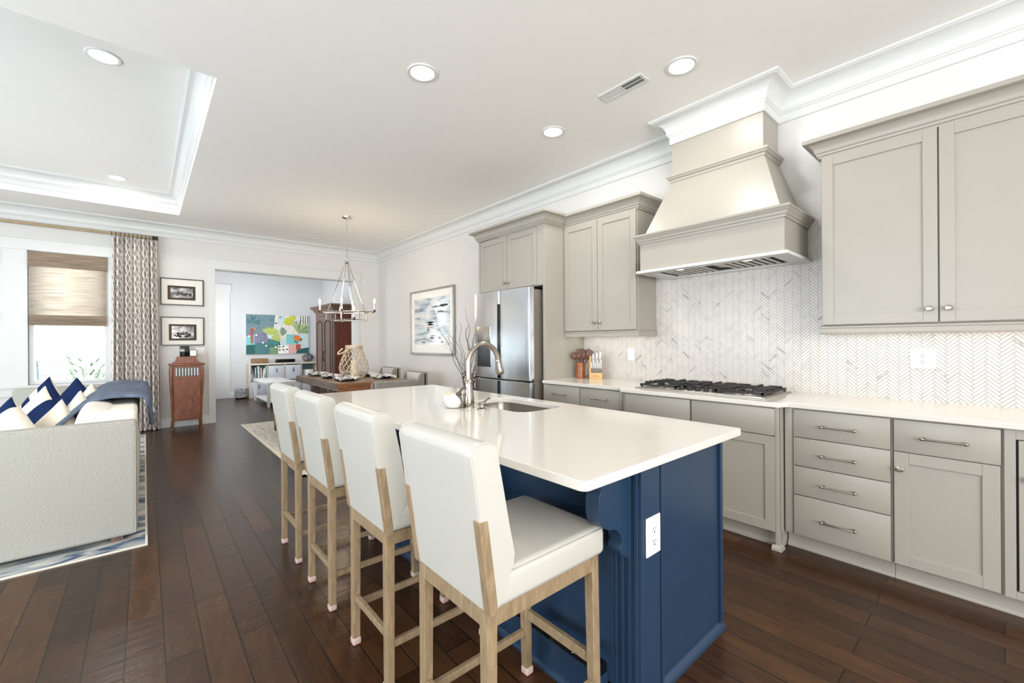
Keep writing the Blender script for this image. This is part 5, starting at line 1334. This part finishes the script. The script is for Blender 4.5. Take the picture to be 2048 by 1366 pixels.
bk = o.build('wicker_basket', M['wicker']); bk.location = (2.12, YS + .17, SH); tag(bk, 'low brown wicker basket on the left of the cube shelf', 'basket')
sp_ = MB(); sp_.rbox(-.22, .22, -.06, .06, 0, .085, .02, 4); o = sp_.build('soundbar', M['gloss_black']); o.location = (2.68, YS + .15, SH); tag(o, 'black speaker bar on top of the cube shelf', 'speaker')
o = MB().lathe([(.06, 0), (.11, .03), (.138, .09), (.13, .15), (.08, .195), (.045, .205), (.05, .225), (.03, .22), (0, .2)], 28, c=(3.22, YS + .18, SH)).build('round_vase', M['stone']); tag(o, 'round dark stoneware vase on the right of the cube shelf', 'vase')
# beaded silver basket on floor
t = thing('beaded_basket', 'silver beaded round basket on the floor beside the cube shelf', 'basket', (1.72, 11.72, 0))
MB().lathe([(.09, 0), (.12, .01), (.125, .03), (0, .03)], 24).build('base', M['bronze'], t)
mb = MB(); rnd = random.Random(8)
for k in range(260):
    a = rnd.uniform(0, 2 * PI); mb.sphere((.125 * math.cos(a), .125 * math.sin(a), rnd.uniform(.04, .25)), rnd.uniform(.010, .018), 6)
tag(mb.build('beads', M['silverball'], t), kind='stuff')
MB().lathe([(.112, .03), (.115, .24), (.108, .24), (.105, .03)], 20).build('liner', M['silverball'], t)
# white bench
t = thing('white_bench', 'glossy white bench with lower shelf in front of the cube shelf', 'bench', (2.15, 10.44, 0)); hx, hy = .27, .71
MB().rbox(-hx, hx, -hy, hy, .44, .50, .006).build('top', M['trim'], t); MB().rbox(-hx + .02, hx - .02, -hy + .02, hy - .02, .08, .11, .004).build('lower_shelf', M['trim'], t)
for sx in (-1, 1):
    for sy in (-1, 1): MB().box(sx * hx, sx * (hx - .05), sy * hy, sy * (hy - .05), 0, .44).build('leg', M['trim'], t, bevel=.002)
# armoire
AX, AY0, AY1, AH = 3.05, 9.3, 10.55, 2.12
t = thing('armoire', 'tall brown wooden armoire with arched door panels in the study', 'armoire', (AX, AY1, 0), -PI / 2); W_ = AY1 - AY0; D_ = XW - .03 - AX
MB().box(0, W_, .02, D_, .08, AH - .12).build('case', M['redwood'], t, bevel=.003)
MB().box(-.01, W_ + .01, 0, D_, 0, .1).build('plinth', M['brownwood'], t, bevel=.004)
mb = MB(); mb.box(0, .07, 0, .02, .1, AH - .14); mb.box(W_ - .07, W_, 0, .02, .1, AH - .14); mb.box(.07, W_ - .07, 0, .02, AH - .22, AH - .14); mb.build('face_frame', M['brownwood'], t, bevel=.002)
mb = MB(); mb.sweep([(0, D_), (0, 0), (W_, 0), (W_, D_)], [(0, 0), (.015, 0), (.02, .03), (.04, .05), (.055, .08), (.085, .10), (.1, .12), (.1, .15), (0, .15)], AH - .14); mb.build('cornice', M['brownwood'], t, sharp=28)
for s, (a, b_) in enumerate(((.075, W_ / 2 - .003), (W_ / 2 + .003, W_ - .075))):
    mb = MB(); mb.box(a, b_, -.018, .0, .11, AH - .225); dr = mb.build('door', M['brownwood'], t, bevel=.003)
    xm = (a + b_) / 2; hw_ = (b_ - a) / 2 - .09
    mb = MB(); zt = AH - .42
    pts = [(xm - hw_, -.022, .2), (xm - hw_, -.022, zt)] + [(xm + hw_ * math.cos(q), -.022, zt + .09 * math.sin(q)) for q in [PI - PI * i / 10 for i in range(1, 10)]] + [(xm + hw_, -.022, zt), (xm + hw_, -.022, .2)]
    mb.tube(pts, .012, 6, closed=True); mb.build('arched_moulding', M['slot'], dr)
    xx = b_ - .03 if s == 0 else a + .03
    mb = MB(); mb.tube([(xx, -.02, .92), (xx, -.04, .95), (xx, -.04, 1.05), (xx, -.02, 1.08)], .006, 6); mb.sphere((xx, -.025, 1.1), .014, 8); mb.sphere((xx, -.025, .9), .014, 8); mb.build('handle', M['bronze'], dr)
